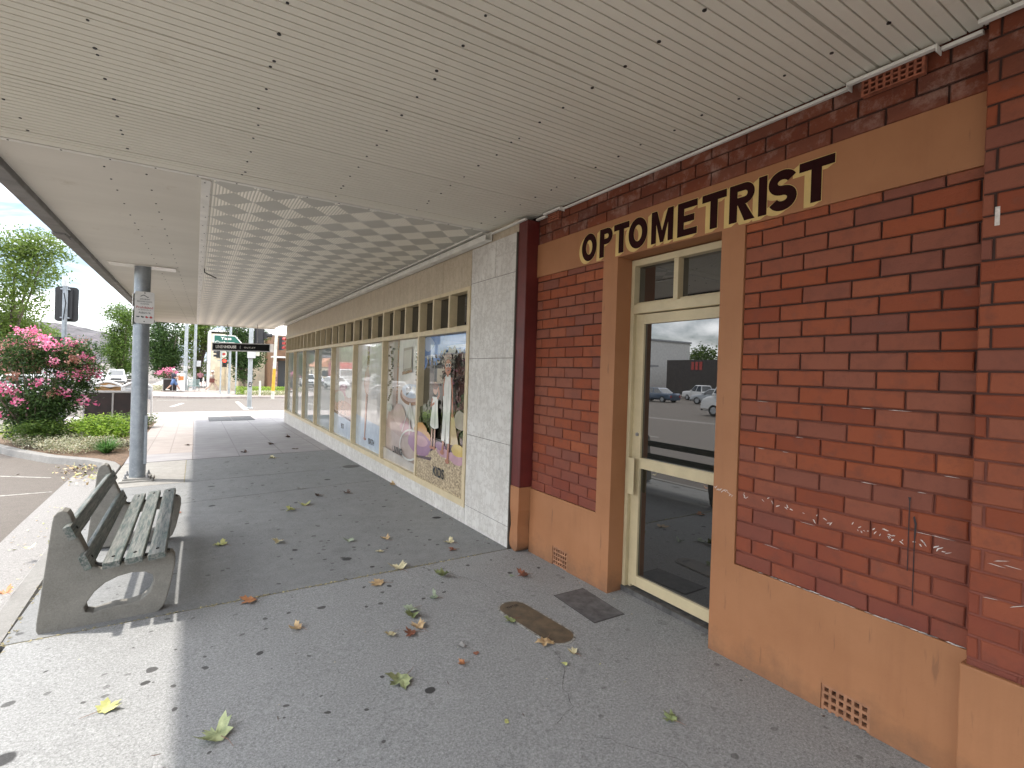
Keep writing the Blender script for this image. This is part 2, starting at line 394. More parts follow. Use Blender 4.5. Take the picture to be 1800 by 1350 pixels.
tag(b.build('kerb', m_kerb, smooth=False), kind='structure')
b = MB(); strip(b, gut[:4], ge[:4], -.118, -.131); tag(b.build('gutter', m_gutter), kind='structure')
# paving beyond the concrete and round the corner
b = MB()
def grid_poly(mb, xa, xb, ya, yb, mi, nx=1, ny=1, top=0):
    slab(mb, [(xa, ya), (xb, ya), (xb, yb), (xa, yb)], top, -.15, mi)
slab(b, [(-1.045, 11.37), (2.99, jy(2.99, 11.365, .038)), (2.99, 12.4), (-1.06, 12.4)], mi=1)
slab(b, [(-1.06, 12.402), (.0, 12.402), (.0, 20.8), (-1.06, 20.8)], mi=0)
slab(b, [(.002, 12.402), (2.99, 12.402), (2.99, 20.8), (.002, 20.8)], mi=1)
slab(b, [(3.0, 18.6), (12, 18.6), (12, 20.8), (3.0, 20.8)], mi=0)
slab(b, [(12, 20.802), (12, 24.88), (-.5, 25.08), (-2.4, 24.58), (-3.7, 23.38), (-4.3, 21.6), (-4.38, 20.802)], mi=0)
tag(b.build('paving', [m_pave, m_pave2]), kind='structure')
b = MB(); slab(b, [(-1.075, 11.35), (-1.062, 20.79), (-4.4, 20.79), (-4.42, 19.5), (-4.17, 17.3), (-3.64, 15.7), (-2.96, 14.37), (-2.22, 13.15), (-1.49, 12.31), (-1.2, 11.72)], -.03, -.2)
tag(b.build('garden_soil', m_soil), kind='structure')
# far pavement across the side street
b = MB()
far = [(40, 40.0), (6.0, 39.6), (0.0, 40.2), (-2.2, 41.3), (-3.4, 43.2), (-3.9, 46), (-4.0, 120)]
slab(b, far + [(40, 120)], 0, -.2, 0)
fo = offset(far, -.14)
strip(b, far, fo, .003, .001, 1); strip(b, fo, offset(far, -.16), .001, -.13, 1)
tag(b.build('far_pavement', [m_pave, m_kerb]), kind='structure')
# opposite pavement of the main street and the median line
b = MB(); slab(b, [(-36, -60), (-36, 24), (-38, 26), (-90, 26), (-90, -60)], 0, -.2); slab(b, [(-36, 120), (-36, 44), (-38, 42), (-90, 42), (-90, 120)], 0, -.2)
tag(b.build('opposite_pavement', m_pave), kind='structure')
b = MB()
def mark(pts, w, dz=-.131):
    for (x0, y0), (x1, y1) in zip(pts, pts[1:]):
        d = Vector((x1 - x0, y1 - y0)).normalized(); q = Vector((-d.y, d.x)) * w / 2; N = max(1, int(math.hypot(x1 - x0, y1 - y0) / 4))
        for i in range(N):
            pa = (x0 + (x1 - x0) * i / N, y0 + (y1 - y0) * i / N); pb = (x0 + (x1 - x0) * (i + 1) / N, y0 + (y1 - y0) * (i + 1) / N)
            b.add([(p[0] + s * q.x, p[1] + s * q.y, G(*p) + dz) for p, s in ((pa, -1), (pb, -1), (pb, 1), (pa, 1))], [(0, 1, 2, 3)])
mark([(-15, -40), (-15, 22)], .16); mark([(-15.4, -40), (-15.4, 22)], .16)
for i in range(9): mark([(-7.8, -30 + i * 6), (-7.8, -27 + i * 6)], .12)
for i in range(6): mark([(-24, -30 + i * 8), (-24, -26 + i * 8)], .12)
mark([(-4.4, 9.95), (-1.75, 9.9)], .04); mark([(-4.3, 12.9), (-2.0, 11.2)], .045)
mark([(-1.0, 31.2), (-.55, 34.6)], .2); mark([(-7, 32.6), (-4, 32.7)], .14)
mark([(2.25, 35.5), (2.15, 27.5)], .22); mark([(6, 35.8), (5.2, 27.2)], .22); mark([(5.3, 30), (12, 30)], .3)
for i in range(5): mark([(-2 + i * 3.2, 38.3), (-.4 + i * 3.2, 38.3)], .12)
tag(b.build('road_markings', m_linepaint), kind='structure')

# hills
def ridge(name, pts, y, depth, m, seed):
    r2 = random.Random(seed); b = MB(); N = 90; rows = 7
    for j in range(rows):
        t = j / (rows - 1)
        for i in range(N + 1):
            s = i / N; x = pts[0][0] + (pts[-1][0] - pts[0][0]) * s
            for (xa, za), (xb, zb) in zip(pts, pts[1:]):
                if xa <= x <= xb: z = za + (zb - za) * (x - xa) / (xb - xa)
            zz = z * math.sin(t * math.pi / 2) ** .8 + (r2.uniform(-1, 1) * z * .025 if j else 0)
            b.v.append((x, y + depth * t, -3 + zz))
    for j in range(rows - 1):
        for i in range(N):
            a = j * (N + 1) + i; b.f.append((a, a + 1, a + N + 2, a + N + 1)); b.m.append(0)
    return tag(b.build(name, m), kind='structure')
m_hill = M('dry wooded hill', (.070, .060, .064), .95, .4, .06, col2=(.038, .036, .038))
m_hill2 = M('far hazy blue hill', (.20, .23, .26), .95, .2, .02)  # distance haze is put into the blue-grey colour
ridge('hill', [(-420, 20), (-300, 40), (-210, 58), (-150, 55), (-110, 46), (-60, 20), (40, 6)], 700, 260, m_hill, 3)
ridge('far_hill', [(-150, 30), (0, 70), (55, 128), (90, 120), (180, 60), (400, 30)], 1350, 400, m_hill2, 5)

# ------------------------------------------------------------------ brick building with the optometrist's door
XW = 2.748
m_brick, n, bb = new_mat('painted red brick')
co = objco(n); gnode = node(n, 'ShaderNodeNewGeometry')
rr = node(n, 'ShaderNodeValToRGB'); e = rr.color_ramp.elements
e[0].color = (.22, .055, .026, 1); e[1].color = (.35, .098, .038, 1)
x = e.new(.3); x.color = (.275, .072, .031, 1); x = e.new(.62); x.color = (.245, .082, .048, 1); x = e.new(.8); x.color = (.19, .066, .045, 1)
n.links.new(gnode.outputs['Random Per Island'], rr.inputs[0])
sp = node(n, 'ShaderNodeSeparateXYZ'); n.links.new(co, sp.inputs[0])
low = ramp(n, sp.outputs['Z'], .5, 1.15, (1, 1, 1), (0, 0, 0))        # the lower courses were painted over in a duller maroon
lowm = mixc(n, mixc(n, .5, low, mixc(n, low, (0, 0, 0), ramp(n, noise(n, co, 3.5, 4), .35, .6))), rr.outputs[0], (.185, .048, .034))
c = mixc(n, mixc(n, .75, (0, 0, 0), ramp(n, noise(n, co, 11, 6, .7), .48, .8)), lowm, (.14, .05, .035))
eff = ramp(n, noise(n, co, 5.5, 7, .72), .62, .80)
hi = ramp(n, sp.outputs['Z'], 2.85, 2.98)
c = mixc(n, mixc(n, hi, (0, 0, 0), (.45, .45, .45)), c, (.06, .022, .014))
c = mixc(n, mixc(n, hi, mixc(n, .14, (0, 0, 0), eff), mixc(n, .6, (0, 0, 0), ramp(n, noise(n, co, 6.5, 7, .74), .50, .70))), c, (.42, .29, .24))
n.links.new(c, bb.inputs['Base Color']); bb.inputs['Roughness'].default_value = .68; bb.inputs['Specular IOR Level'].default_value = .2
hb = node(n, 'ShaderNodeMix', data_type='FLOAT'); hb.inputs[0].default_value = .45
n.links.new(noise(n, co, 26, 5, .6), hb.inputs[2]); n.links.new(noise(n, co, 140, 3, .6), hb.inputs[3])
bump(n, bb, hb.outputs[0], .55, .006)
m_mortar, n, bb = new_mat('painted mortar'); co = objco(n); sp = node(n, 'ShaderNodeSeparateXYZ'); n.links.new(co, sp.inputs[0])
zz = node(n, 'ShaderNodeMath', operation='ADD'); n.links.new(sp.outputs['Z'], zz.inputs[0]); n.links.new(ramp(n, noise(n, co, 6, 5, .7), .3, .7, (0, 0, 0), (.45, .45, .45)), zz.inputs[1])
n.links.new(mixc(n, ramp(n, zz.outputs[0], 1.3, 2.1), (.20, .058, .036), (.045, .018, .012)), bb.inputs['Base Color']); bb.inputs['Roughness'].default_value = .8; bump(n, bb, noise(n, co, 70, 4), .4, .004)  # upper joints dark brown, darkened further for the shade of their recess
m_orange = M('orange render', (.345, .15, .062), .6, .10, 2.2, .12, 90, col2=(.30, .128, .052))
m_orange, n, bb = new_mat('orange render'); co = objco(n)
c = mixc(n, ramp(n, noise(n, co, 2.0, 6, .6), .3, .7), (.315, .135, .058), (.38, .172, .078))
sp = node(n, 'ShaderNodeSeparateXYZ'); n.links.new(co, sp.inputs[0])
zz = node(n, 'ShaderNodeMath', operation='ADD'); n.links.new(sp.outputs['Z'], zz.inputs[0]); n.links.new(ramp(n, noise(n, co, 7, 6, .72), .25, .75, (0, 0, 0), (.26, .26, .26)), zz.inputs[1])
c = mixc(n, mixc(n, .6, (0, 0, 0), ramp(n, zz.outputs[0], .10, .30, (1, 1, 1), (0, 0, 0))), c, (.15, .085, .05))
mp = node(n, 'ShaderNodeMapping'); mp.inputs['Scale'].default_value = (1, 7, .9); mp.inputs['Rotation'].default_value = (.35, 0, 0); n.links.new(co, mp.inputs[0])
c = mixc(n, mixc(n, .55, (0, 0, 0), ramp(n, noise(n, mp.outputs[0], 3.4, 4, .6), .64, .71)), c, (.17, .085, .045))
mp2 = node(n, 'ShaderNodeMapping'); mp2.inputs['Scale'].default_value = (1, 5, .35); n.links.new(co, mp2.inputs[0])
c = mixc(n, mixc(n, .25, (0, 0, 0), ramp(n, noise(n, mp2.outputs[0], 2.4, 5, .65), .52, .78)), c, (.22, .095, .045))
n.links.new(c, bb.inputs['Base Color']); bb.inputs['Roughness'].default_value = .6; bb.inputs['Specular IOR Level'].default_value = .35
bump(n, bb, noise(n, co, 70, 5, .65), .16, .005)
m_vent = M('orange painted vent', (.33, .155, .08), .7, .2, 20, .2, 60)
m_maroon = M('maroon paint', (.115, .016, .013), .45, .15, 4, .08, 40)
m_terra = M('terracotta vent', (.30, .095, .05), .8, .25, 30, .3, 80)
m_cream = M('cream painted aluminium', (.55, .455, .28), .42, .07, 5, .03, 30)
m_creamlet = M('cream lettering', (.62, .44, .16), .5, .08, 8)
m_dkred = M('dark maroon lettering', (.022, .003, .003), .7, .15, 8, spec=.12)
m_dark = M('dark void', (.008, .008, .008), .9)
m_white = M('white paint', (.74, .72, .67), .5, .08, 6)
m_chip = M('paint chips', (.66, .60, .55), .7, .2, 40)
m_black = M('black drips', (.015, .008, .01), .35)

bld = thing('brick_building', (XW, 2.3, 0), 'red brick shopfront with orange painted render band, lettering and cream glass door', 'building')
ROW_H, Z0, Y0 = .0898, .8335 + H, 1.4597
def zband(r): return Z0 - r * ROW_H
def brick(mb, y0, y1, z0, z1, X, back):
    if y1 - y0 < .012 or z1 - z0 < .012: return
    dx = rnd.gauss(0, .0012); j = lambda: rnd.uniform(-.0014, .0014)
    b_ = .0045; F = X + dx
    o = [(y0 + j(), z0 + j()), (y1 + j(), z0 + j()), (y1 + j(), z1 + j()), (y0 + j(), z1 + j())]
    i = [(o[0][0] + b_, o[0][1] + b_), (o[1][0] - b_, o[1][1] + b_), (o[2][0] - b_, o[2][1] - b_), (o[3][0] + b_, o[3][1] - b_)]
    vs = [(back, p, q) for p, q in o] + [(F + .004, p, q) for p, q in o] + [(F + rnd.uniform(-.0006, .0006), p, q) for p, q in i]
    fs = [(8, 11, 10, 9)]
    for k in range(4):
        l = (k + 1) % 4; fs += [(k, k + 4, l + 4, l), (k + 4, k + 8, l + 8, l + 4)]
    mb.add(vs, fs)
def brickwork(mb, y0, y1, z0, z1, X, back, phase=0.0, r0=-9, r1=24):
    for r in range(r0, r1):
        zc = zband(r); za, zb = max(z0, zc - ROW_H / 2 + .0045), min(z1, zc + ROW_H / 2 - .0045)
        if zb - za < .01: continue
        st = Y0 + phase + (0 if r % 2 == 0 else .12)
        k0 = int((y0 - st) / .24) - 2; k1 = int((y1 - st) / .24) + 2
        for k in range(k0, k1):
            a = st + k * .24 + .0045; c_ = st + (k + 1) * .24 - .0045
            a, c_ = max(a, y0), min(c_, y1)
            if c_ > a: brick(mb, a, c_, za, zb, X, back)
XB = XW + .009; BK = XB + .03
for (a, c_, za, zb, lab) in ((3.026, 3.955, -1.093, .93, 'brick panel left of the door'), (.70, 1.801, -1.093, .93, 'brick panel right of the door with chipped paint and black drips'), (.70, 3.955, 1.237, 1.56, 'brick strip above the orange sign band')):
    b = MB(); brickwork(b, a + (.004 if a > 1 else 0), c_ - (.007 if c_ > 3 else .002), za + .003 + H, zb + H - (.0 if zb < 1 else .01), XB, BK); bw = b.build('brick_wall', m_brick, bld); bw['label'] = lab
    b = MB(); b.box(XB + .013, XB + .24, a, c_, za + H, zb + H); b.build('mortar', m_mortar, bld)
# rendered plinth, door surround and sign band (pieces butt end to end)
b = MB(); D = XW + .26
for ya, yb, v0, v1, vt in ((2.866, 3.955, 3.37, 3.576, -1.527), (.70, 1.957, 1.07, 1.292, -1.530)):
    b.box(XW, D, ya, v0, -.25, -1.093 + H); b.box(XW, D, v1, yb, -.25, -1.093 + H); b.box(XW, D, v0, v1, vt + H, -1.093 + H)
b.box(XW, D, 2.866, 3.026, -1.093 + H, .93 + H); b.box(XW, D, 1.801, 1.957, -1.093 + H, .93 + H)
b.box(XW, D, .70, 3.955, .93 + H, 1.237 + H)
b.build('render', m_orange, bld)
b = MB(); b.box(2.5 + .7, 3.3, .3, 4.2, -.3, 3.4); b.build('interior', m_dark, bld)
# projecting pier at the near end
b = MB(); XP = 2.695
brickwork(b, -3.0, .718, -1.125 + H, 1.6 + H, XP, XP + .06, .06)
b.build('brick_pier', m_brick, bld)
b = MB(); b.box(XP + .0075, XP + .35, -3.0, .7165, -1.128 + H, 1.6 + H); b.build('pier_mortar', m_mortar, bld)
b = MB(); b.bbox(XP - .012, XP + .35, -3.0, .735, -.25, -1.128 + H, .006); b.build('pier_plinth', m_orange, bld)
b = MB(); b.box(XP - .0015, XP + .002, .664, .679, .655 + H, .73 + H); b.build('paint_patch', m_chip, bld)
# corner pier beside the stone shop
b = MB(); b.bbox(2.622, 2.9, 3.957, 4.106, -1.08 + H, 1.465 + H, .006); b.build('corner_pier', m_maroon, bld)
b = MB()
rings = []
for z, s in ((-1.08, 0), (-1.30, 0), (-1.36, .012), (-1.46, .018), (-1.54, .006), (-1.62, .002), (-1.66, .012), (-1.69, .035), (-1.712, .07)):
    rings.append([(2.620 + s * .3, 3.957 + s, z + H), (2.9, 3.957 + s, z + H), (2.9, 4.106 - s, z + H), (2.620 + s * .3, 4.106 - s, z + H)])
b.loft(rings); b.build('pier_base', m_orange, bld)
# vents
def vent(y0, y1, z0, z1, nx, nz_, m, X, dep=.02, bar=.34):
    b = MB(); b.box(X + dep, X + dep + .004, y0, y1, z0 + H, z1 + H, 1)
    w = (y1 - y0) / (nx + bar); h = (z1 - z0) / (nz_ + bar)
    for i in range(nx + 1): b.box(X, X + dep, y0 + i * w, y0 + i * w + w * bar, z0 + H, z1 + H)
    for j in range(nz_ + 1): 
        for i in range(nx): b.box(X, X + dep, y0 + i * w + w * bar, y0 + (i + 1) * w, z0 + H + j * h, z0 + H + j * h + h * bar)
    return b.build('air_vent', [m, m_dark], bld)
vent(1.071, 1.291, -1.69, -1.531, 6, 4, m_vent, XW + .006, .03, .38); vent(3.371, 3.575, -1.69, -1.528, 6, 4, m_vent, XW + .006, .03, .38)
vent(.938, 1.19, 1.405, 1.484, 8, 3, m_terra, XW - .03, .03); vent(3.60, 3.77, 1.405, 1.475, 7, 3, m_terra, XW - .03, .03)
b = MB(); b.box(2.76, 2.98, 3.94, 4.13, 2.6, 3.6); b.build('gap_filler', m_mortar, bld)  # added box closing the light leak above the corner pier
# lettering: painted flat on the band, with its cream drop shade
LU, LV = (0, -1, 0), (0, 0, 1)
word = "OPTOMETRIST"
spans_ = [(3.297, 3.112), (3.077, 2.925), (2.915, 2.750), (2.757, 2.568), (2.532, 2.336), (2.301, 2.142), (2.107, 1.930), (1.910, 1.742), (1.722, 1.670), (1.663, 1.500), (1.491, 1.310)]
zb_ = .958; ht = .228
def glyph(ch, w, h, s):
    """painted block capital as vertices and faces in a w by h box, stroke s"""
    V = []; F = []
    def poly(p): F.append(tuple(range(len(V), len(V) + len(p)))); V.extend(p)
    def ribbon(path, closed=False):
        o = len(V); n_ = len(path)
        for i, (x, y) in enumerate(path):
            a, c = path[(i - 1) % n_ if closed else max(i - 1, 0)], path[(i + 1) % n_ if closed else min(i + 1, n_ - 1)]
            dx, dy = c[0] - a[0], c[1] - a[1]; L = math.hypot(dx, dy); V.append((x - dy / L * s / 2, y + dx / L * s / 2)); V.append((x + dy / L * s / 2, y - dx / L * s / 2))
        for i in range(n_ if closed else n_ - 1): a = o + 2 * i; c = o + 2 * ((i + 1) % n_); F.append((a, a + 1, c + 1, c))
    A = lambda cx, cy, rx, ry, a0, a1, n_=18: [(cx + rx * math.cos(R(a0 + (a1 - a0) * i / n_)), cy + ry * math.sin(R(a0 + (a1 - a0) * i / n_))) for i in range(n_ + 1)]
    if ch == 'O': ribbon(A(w / 2, h / 2, w / 2 - s / 2, h / 2 - s / 2, 0, 360, 36)[:-1], True)
    if ch == 'I': poly([(0, 0), (w, 0), (w, h), (0, h)])
    if ch == 'T': m = s * .92; poly([(w / 2 - s / 2, 0), (w / 2 + s / 2, 0), (w / 2 + s / 2, h - m), (w, h - m), (w, h), (0, h), (0, h - m), (w / 2 - s / 2, h - m)])
    if ch == 'E': m = s * .85; poly([(0, 0), (w, 0), (w, m), (s, m), (s, h / 2 - m / 2), (w * .86, h / 2 - m / 2), (w * .86, h / 2 + m / 2), (s, h / 2 + m / 2), (s, h - m), (w, h - m), (w, h), (0, h)])
    if ch == 'M': poly([(0, 0), (s * .85, 0), (s * .85, h * .58), (w / 2 - s * .28, 0), (w / 2 + s * .28, 0), (w - s * .85, h * .58), (w - s * .85, 0), (w, 0), (w, h), (w - s * .95, h), (w / 2, h * .36), (s * .95, h), (0, h)])
    if ch in 'PR':
        poly([(0, 0), (s, 0), (s, h), (0, h)]); k = h * .56; ry = k / 2 - s * .42; t0 = s; s_ = s; path = [(s, h - s * .42)] + A(w - s / 2 - ry, h - k / 2, ry, ry, 90, -90, 16) + [(s, h - k + s * .42)]
        s = s_ * .84; ribbon(path); s = s_
        if ch == 'R': q = h - k + s * .0; poly([(s * 1.05, q), (s * 2.0, q), (w, 0), (w - s * 1.22, 0)])
    if ch == 'S': rx = w / 2 - s / 2; ry = (h - s) / 4; ribbon(A(w / 2, h - s / 2 - ry, rx, ry, 22, 270, 22) + A(w / 2, s / 2 + ry, rx, ry, 90, -158, 22)[1:])
    return V, F
def letters(mb, dy, dz, X, grow=0.0):
    for ch, (ya, yb) in zip(word, spans_):
        V, F = glyph(ch, ya - yb + grow, ht + grow, .054 + grow); lift = [0.0]
        for f in F: pass
        mb.add([(X, ya + grow / 2 + dy - x, zb_ + H - grow / 2 + dz + y) for x, y in V], F)
b = MB()
for k in range(10):
    t = (k + 1) / 10; letters(b, .036 * t, -.018 * t, XW - .0004 - .0002 * (10 - k))
letters(b, 0, 0, XW - .0028, .006)
b.build('letter_shade', m_creamlet, bld)
b = MB(); letters(b, 0, 0, XW - .0034); b.build('lettering', m_dkred, bld)
# chipped paint along the wall and two black drips
b = MB(); rs = random.Random(21)
def stroke(y, z, a, l, w, X): 
    c_, s_ = math.cos(a), math.sin(a)
    pts = [(-l, -w), (l * .4, -w * .7), (l, w * .4), (-l * .5, w)]
    b.flat([(p * c_ - q * s_, p * s_ + q * c_) for p, q in pts], (X, y, z + H), LU, LV)
for i in range(15):
    t = i / 14; stroke(1.945 - .12 * t, -.667 - .018 * t + rs.gauss(0, .006), rs.choice([.7, -.6, .2, .9, -.3]), rs.uniform(.008, .016), rs.uniform(.0014, .0026), XW - .001)
for i in range(46):
    y = rs.uniform(.80, 1.79) if i > 16 else rs.uniform(.8, 1.15); z = -.683 - .02 * (1.8 - y) + rs.gauss(0, .011)
    stroke(y, z, rs.uniform(-1.2, 1.2), rs.uniform(.004, .015), rs.uniform(.0014, .0034), XB - .0022)
for i in range(14):
    y = rs.uniform(.75, 1.78); r = rs.randint(11, 20); stroke(y, zband(r) - H + ROW_H / 2 - .004, -.02, rs.uniform(.012, .05), .0011, XB - .0012)
for i in range(40):
    y = rs.uniform(.74, 1.79); stroke(y, -1.089 + rs.uniform(0, .004), 0, rs.uniform(.01, .035), rs.uniform(.001, .003), XW - .0012)
for i in range(16):
    y = rs.uniform(.3, .71); r = rs.randint(12, 19); stroke(y, rs.choice([zband(r) - H + ROW_H / 2 - .004, -.69 + rs.gauss(0, .02)]), rs.gauss(0, .3), rs.uniform(.006, .03), rs.uniform(.001, .0022), XP - .0025)
b.build('chipped_paint', m_chip, bld)['kind'] = 'stuff'
b = MB()
b.flat([(-.006, 0), (.006, 0), (.0025, -.02), (.0022, -.335), (-.0012, -.335), (-.0018, -.02)], (XB - .004, .947, -.502 + H), LU, LV)
b.flat([(-.008, .01), (-.002, .018), (.007, -.015), (.005, -.06), (.0022, -.09), (.002, -.385), (-.0016, -.385), (-.002, -.06), (-.0015, -.02)], (XB - .004, .924, -.600 + H), LU, LV)
b.build('black_drip', m_black, bld)

# door and its frame
XF = 2.90
glass, n, gb = new_mat('dark reflective glass'); gb.inputs['Base Color'].default_value = (.012, .012, .011, 1); gb.inputs['Roughness'].default_value = .0
gb.inputs['IOR'].default_value = 2.35; gb.inputs['Specular IOR Level'].default_value = .5
b = MB()
fr = lambda y0, y1, z0, z1, xa, xb: b.bbox(xa, xb, y0, y1, z0 + H, z1 + H, .003)
fr(2.832, 2.864, -1.655, .922, XF, XF + .12); fr(1.959, 1.990, -1.655, .922, XF, XF + .12)
fr(1.990, 2.832, .872, .922, XF, XF + .12); fr(1.990, 2.832, .500, .572, XF, XF + .12)
fr(2.412, 2.452, .572, .872, XF + .002, XF + .11)
fr(2.452, 2.832, .572, .590, XF + .03, XF + .09); fr(1.990, 2.412, .572, .590, XF + .03, XF + .09)
fr(2.804, 2.832, -1.655, .500, XF + .035, XF + .10)
b.build('door_frame', m_cream, bld)
b = MB(); b.box(XF + .06, XF + .066, 1.99, 2.412, .59 + H, .872 + H); b.box(XF + .06, XF + .066, 2.452, 2.832, .59 + H, .872 + H); b.build('transom_pane', glass, bld)
door = MB(); XL = XF + .028
def dfr(y0, y1, z0, z1, xa=XL, xb=XL + .045): door.bbox(xa, xb, y0, y1, z0 + H, z1 + H, .003)
dfr(2.742, 2.802, -1.618, .494); dfr(1.992, 2.050, -1.618, .494)
dfr(2.050, 2.742, .418, .494); dfr(2.050, 2.742, -1.618, -1.535)
dfr(2.050, 2.742, -.700, -.618, XL - .004, XL + .045)
dob = door.build('door', m_cream, bld)
b = MB(); b.box(XL + .02, XL + .026, 2.05, 2.742, -1.535 + H, -.700 + H); b.box(XL + .02, XL + .026, 2.05, 2.742, -.618 + H, .418 + H); b.build('pane', glass, dob)
b = MB(); b.bbox(XL - .050, XL - .044, 2.752, 2.812, -.905 + H, -.622 + H, .002); b.bbox(XL - .044, XL - .001, 2.79, 2.798, -.86 + H, -.66 + H, .002); b.build('handle', m_cream, dob)
m_metal = M('dull steel', (.35, .35, .36), .4, .15, 12, metal=.8)
b = MB(); b.tube([(XL - .012, 2.772, -.44 + H), (XL - .001, 2.772, -.44 + H)], .014, 14); b.build('lock', m_metal, dob)
m_step = M('worn step', (.10, .095, .09), .8, .3, 20)
b = MB(); b.box(XF - .01, XF + .15, 1.959, 2.864, -.1, -1.652 + H + .012); b.build('threshold', m_step, bld)
# ------------------------------------------------------------------ stone faced shop with eight windows
XS = 2.62
def stone_mat(name, a, b2, vein, sc=1.0):
    m, n, b = new_mat(name); co = objco(n)
    f = ramp(n, noise(n, co, 2.4 * sc, 7, .62), .32, .7)
    c = mixc(n, f, a, b2)
    v = noise(n, co, 5 * sc, 8, .75); 
    ab = node(n, 'ShaderNodeMath', operation='ABSOLUTE'); sb = node(n, 'ShaderNodeMath', operation='SUBTRACT'); n.links.new(v, sb.inputs[0]); sb.inputs[1].default_value = .5
    n.links.new(sb.outputs[0], ab.inputs[0])
    c = mixc(n, mixc(n, .6, (0, 0, 0), ramp(n, ab.outputs[0], .0, .035, (1, 1, 1), (0, 0, 0))), c, vein)
    sp = node(n, 'ShaderNodeMapping'); sp.inputs['Scale'].default_value = (1, 14, 1.2); n.links.new(co, sp.inputs[0])
    c = mixc(n, mixc(n, .42, (0, 0, 0), ramp(n, noise(n, sp.outputs[0], 1.6, 5, .6), .48, .75)), c, tuple(x * .62 for x in a))
    n.links.new(c, b.inputs['Base Color']); b.inputs['Roughness'].default_value = .5
    bump(n, b, noise(n, co, 60, 5), .08, .003)
    return m
m_stone = stone_mat('pale marble facing', (.54, .51, .465), (.67, .645, .60), (.36, .32, .28))
m_stone2 = stone_mat('beige stone facing', (.44, .36, .26), (.52, .44, .33), (.34, .27, .19))
m_gap = M('stone joint', (.14, .12, .10), .9)
m_frame = M('gold beige window frame', (.58, .475, .30), .45, .08, 6, .03, 30)
clear, n, gb = new_mat('shop glass'); gb.inputs['Base Color'].default_value = (.30, .33, .32, 1); gb.inputs['Roughness'].default_value = .01; gb.inputs['IOR'].default_value = 2.3
tglass, n, gb = new_mat('transom glass'); gb.inputs['Base Color'].default_value = (.02, .018, .015, 1); gb.inputs['Roughness'].default_value = .02; gb.inputs['IOR'].default_value = 1.7
shop = thing('stone_shop', (XS, 11.5, -.1), 'pale stone faced corner shop with a long row of gold framed display windows', 'shop')
BAYS = [5.09, 6.584, 8.158, 9.981, 11.812, 13.659, 15.386, 16.995, 18.62]
YE = 18.75
b = MB()
def panel(y0, y1, z0, z1, mi=0, X=XS): b.bbox(X, X + .03, y0 + .0025, y1 - .0025, z0 + H + .0025, z1 + H - .0025, .002, mi)
for y0, y1 in ((4.125, 4.53), (4.53, 5.066)):
    panel(y0, y1, 1.0, 1.385, 0 if y0 < 4.5 else 0)
panel(4.125, 5.066, .156, 1.0); panel(4.125, 5.066, -.70, .156); panel(4.125, 5.066, -1.50, -.70); panel(4.125, 5.066, -1.78, -1.50)
hy = [5.069, 5.834, 6.594, 7.40, 8.169, 8.95, 9.794, 10.53, 11.278, 12.1, 12.9, 13.7, 14.5, 15.3, 16.1, 16.9, 17.8, YE]
for y0, y1 in zip(hy, hy[1:]): panel(y0, y1, .982, 1.385, 1)
sy_ = [5.069, 6.0, 6.6, 7.25, 8.1, 8.75, 9.4, 9.9, 10.4, 10.9, 12.3, 13.9, 15.5, 17.1, YE]
for y0, y1 in zip(sy_, sy_[1:]): panel(y0, y1, -2.05, -1.538)
b.box(XS + .004, XS + .028, 4.13, 5.07, -1.79 + H, 1.384 + H, 2)
b.box(XS + .004, XS + .028, 5.07, YE - .01, -2.1 + H, -1.542 + H, 2); b.box(XS + .004, XS + .028, 5.07, YE - .01, .985 + H, 1.384 + H, 2)
# beige strip above the end slab, return wall at the corner and body of the building
b.box(XS + .01, XS + .25, 4.112, YE, 1.386 + H, 1.62 + H, 1)
b.box(XS, XS + .03, 18.655, YE, -1.536 + H, .98 + H, 1)
b.box(XS + .031, 12, YE - .03, YE, -2.2 + H, 3.5, 1); 
b.build('stone_facing', [m_stone, m_stone2, m_gap], shop)
b = MB(); b.box(XS + .35, XS + .37, 5.0, YE - .05, -2.0 + H, 1.4 + H); b.box(XS + .03, XS + .37, 4.12, 5.05, -2.0 + H, 1.38 + H); b.build('interior', m_dark, shop)
b = MB(); b.bbox(XS - .012, XS + .2, 4.107, 4.122, -1.75 + H, 1.38 + H, .002); b.build('edge_trim', M('dark edge trim', (.09, .075, .06), .5), shop)
# parapet above the awning
b = MB(); b.box(2.9, 3.15, -3, YE, 3.5, 6.4); b.build('upper_wall', m_stone2, shop)

# window art: every poster is a flat printed sheet behind the glass
def pm(name, c, rough=.25):
    m, n, b = new_mat(name); co = objco(n)
    c2 = mixc(n, ramp(n, noise(n, co, 5, 6, .65), .3, .72), tuple(x * .8 for x in c), tuple(min(1, x * 1.12) for x in c))
    n.links.new(c2, b.inputs['Base Color']); b.inputs['Roughness'].default_value = rough
    b.inputs['Coat Weight'].default_value = 1; b.inputs['Coat Roughness'].default_value = .015; b.inputs['Coat IOR'].default_value = 1.75
    return m
PC = dict(sky=(.10, .22, .48), cloud=(.35, .45, .62), tree=(.035, .03, .02), tree2=(.10, .045, .035), hedge=(.03, .05, .012), skin=(.42, .17, .10), skin2=(.5, .3, .22), hair=(.10, .03, .015), white=(.72, .72, .66), white2=(.5, .52, .46), orange=(.52, .27, .08), purple=(.32, .17, .27), pink=(.50, .29, .33), yellow=(.60, .42, .10),
          path=(.55, .42, .22), wall=(.55, .50, .44), wall2=(.66, .63, .58), floor=(.48, .38, .33), wood=(.30, .16, .09), leaf=(.04, .055, .03), ink=(.02, .02, .02), rug=(.42, .30, .26), paleb=(.50, .58, .66), grey=(.52, .51, .47), grey2=(.62, .60, .56), dkskin=(.20, .09, .05), bed=(.58, .44, .38), plum=(.10, .05, .06), shade=(.36, .30, .26))
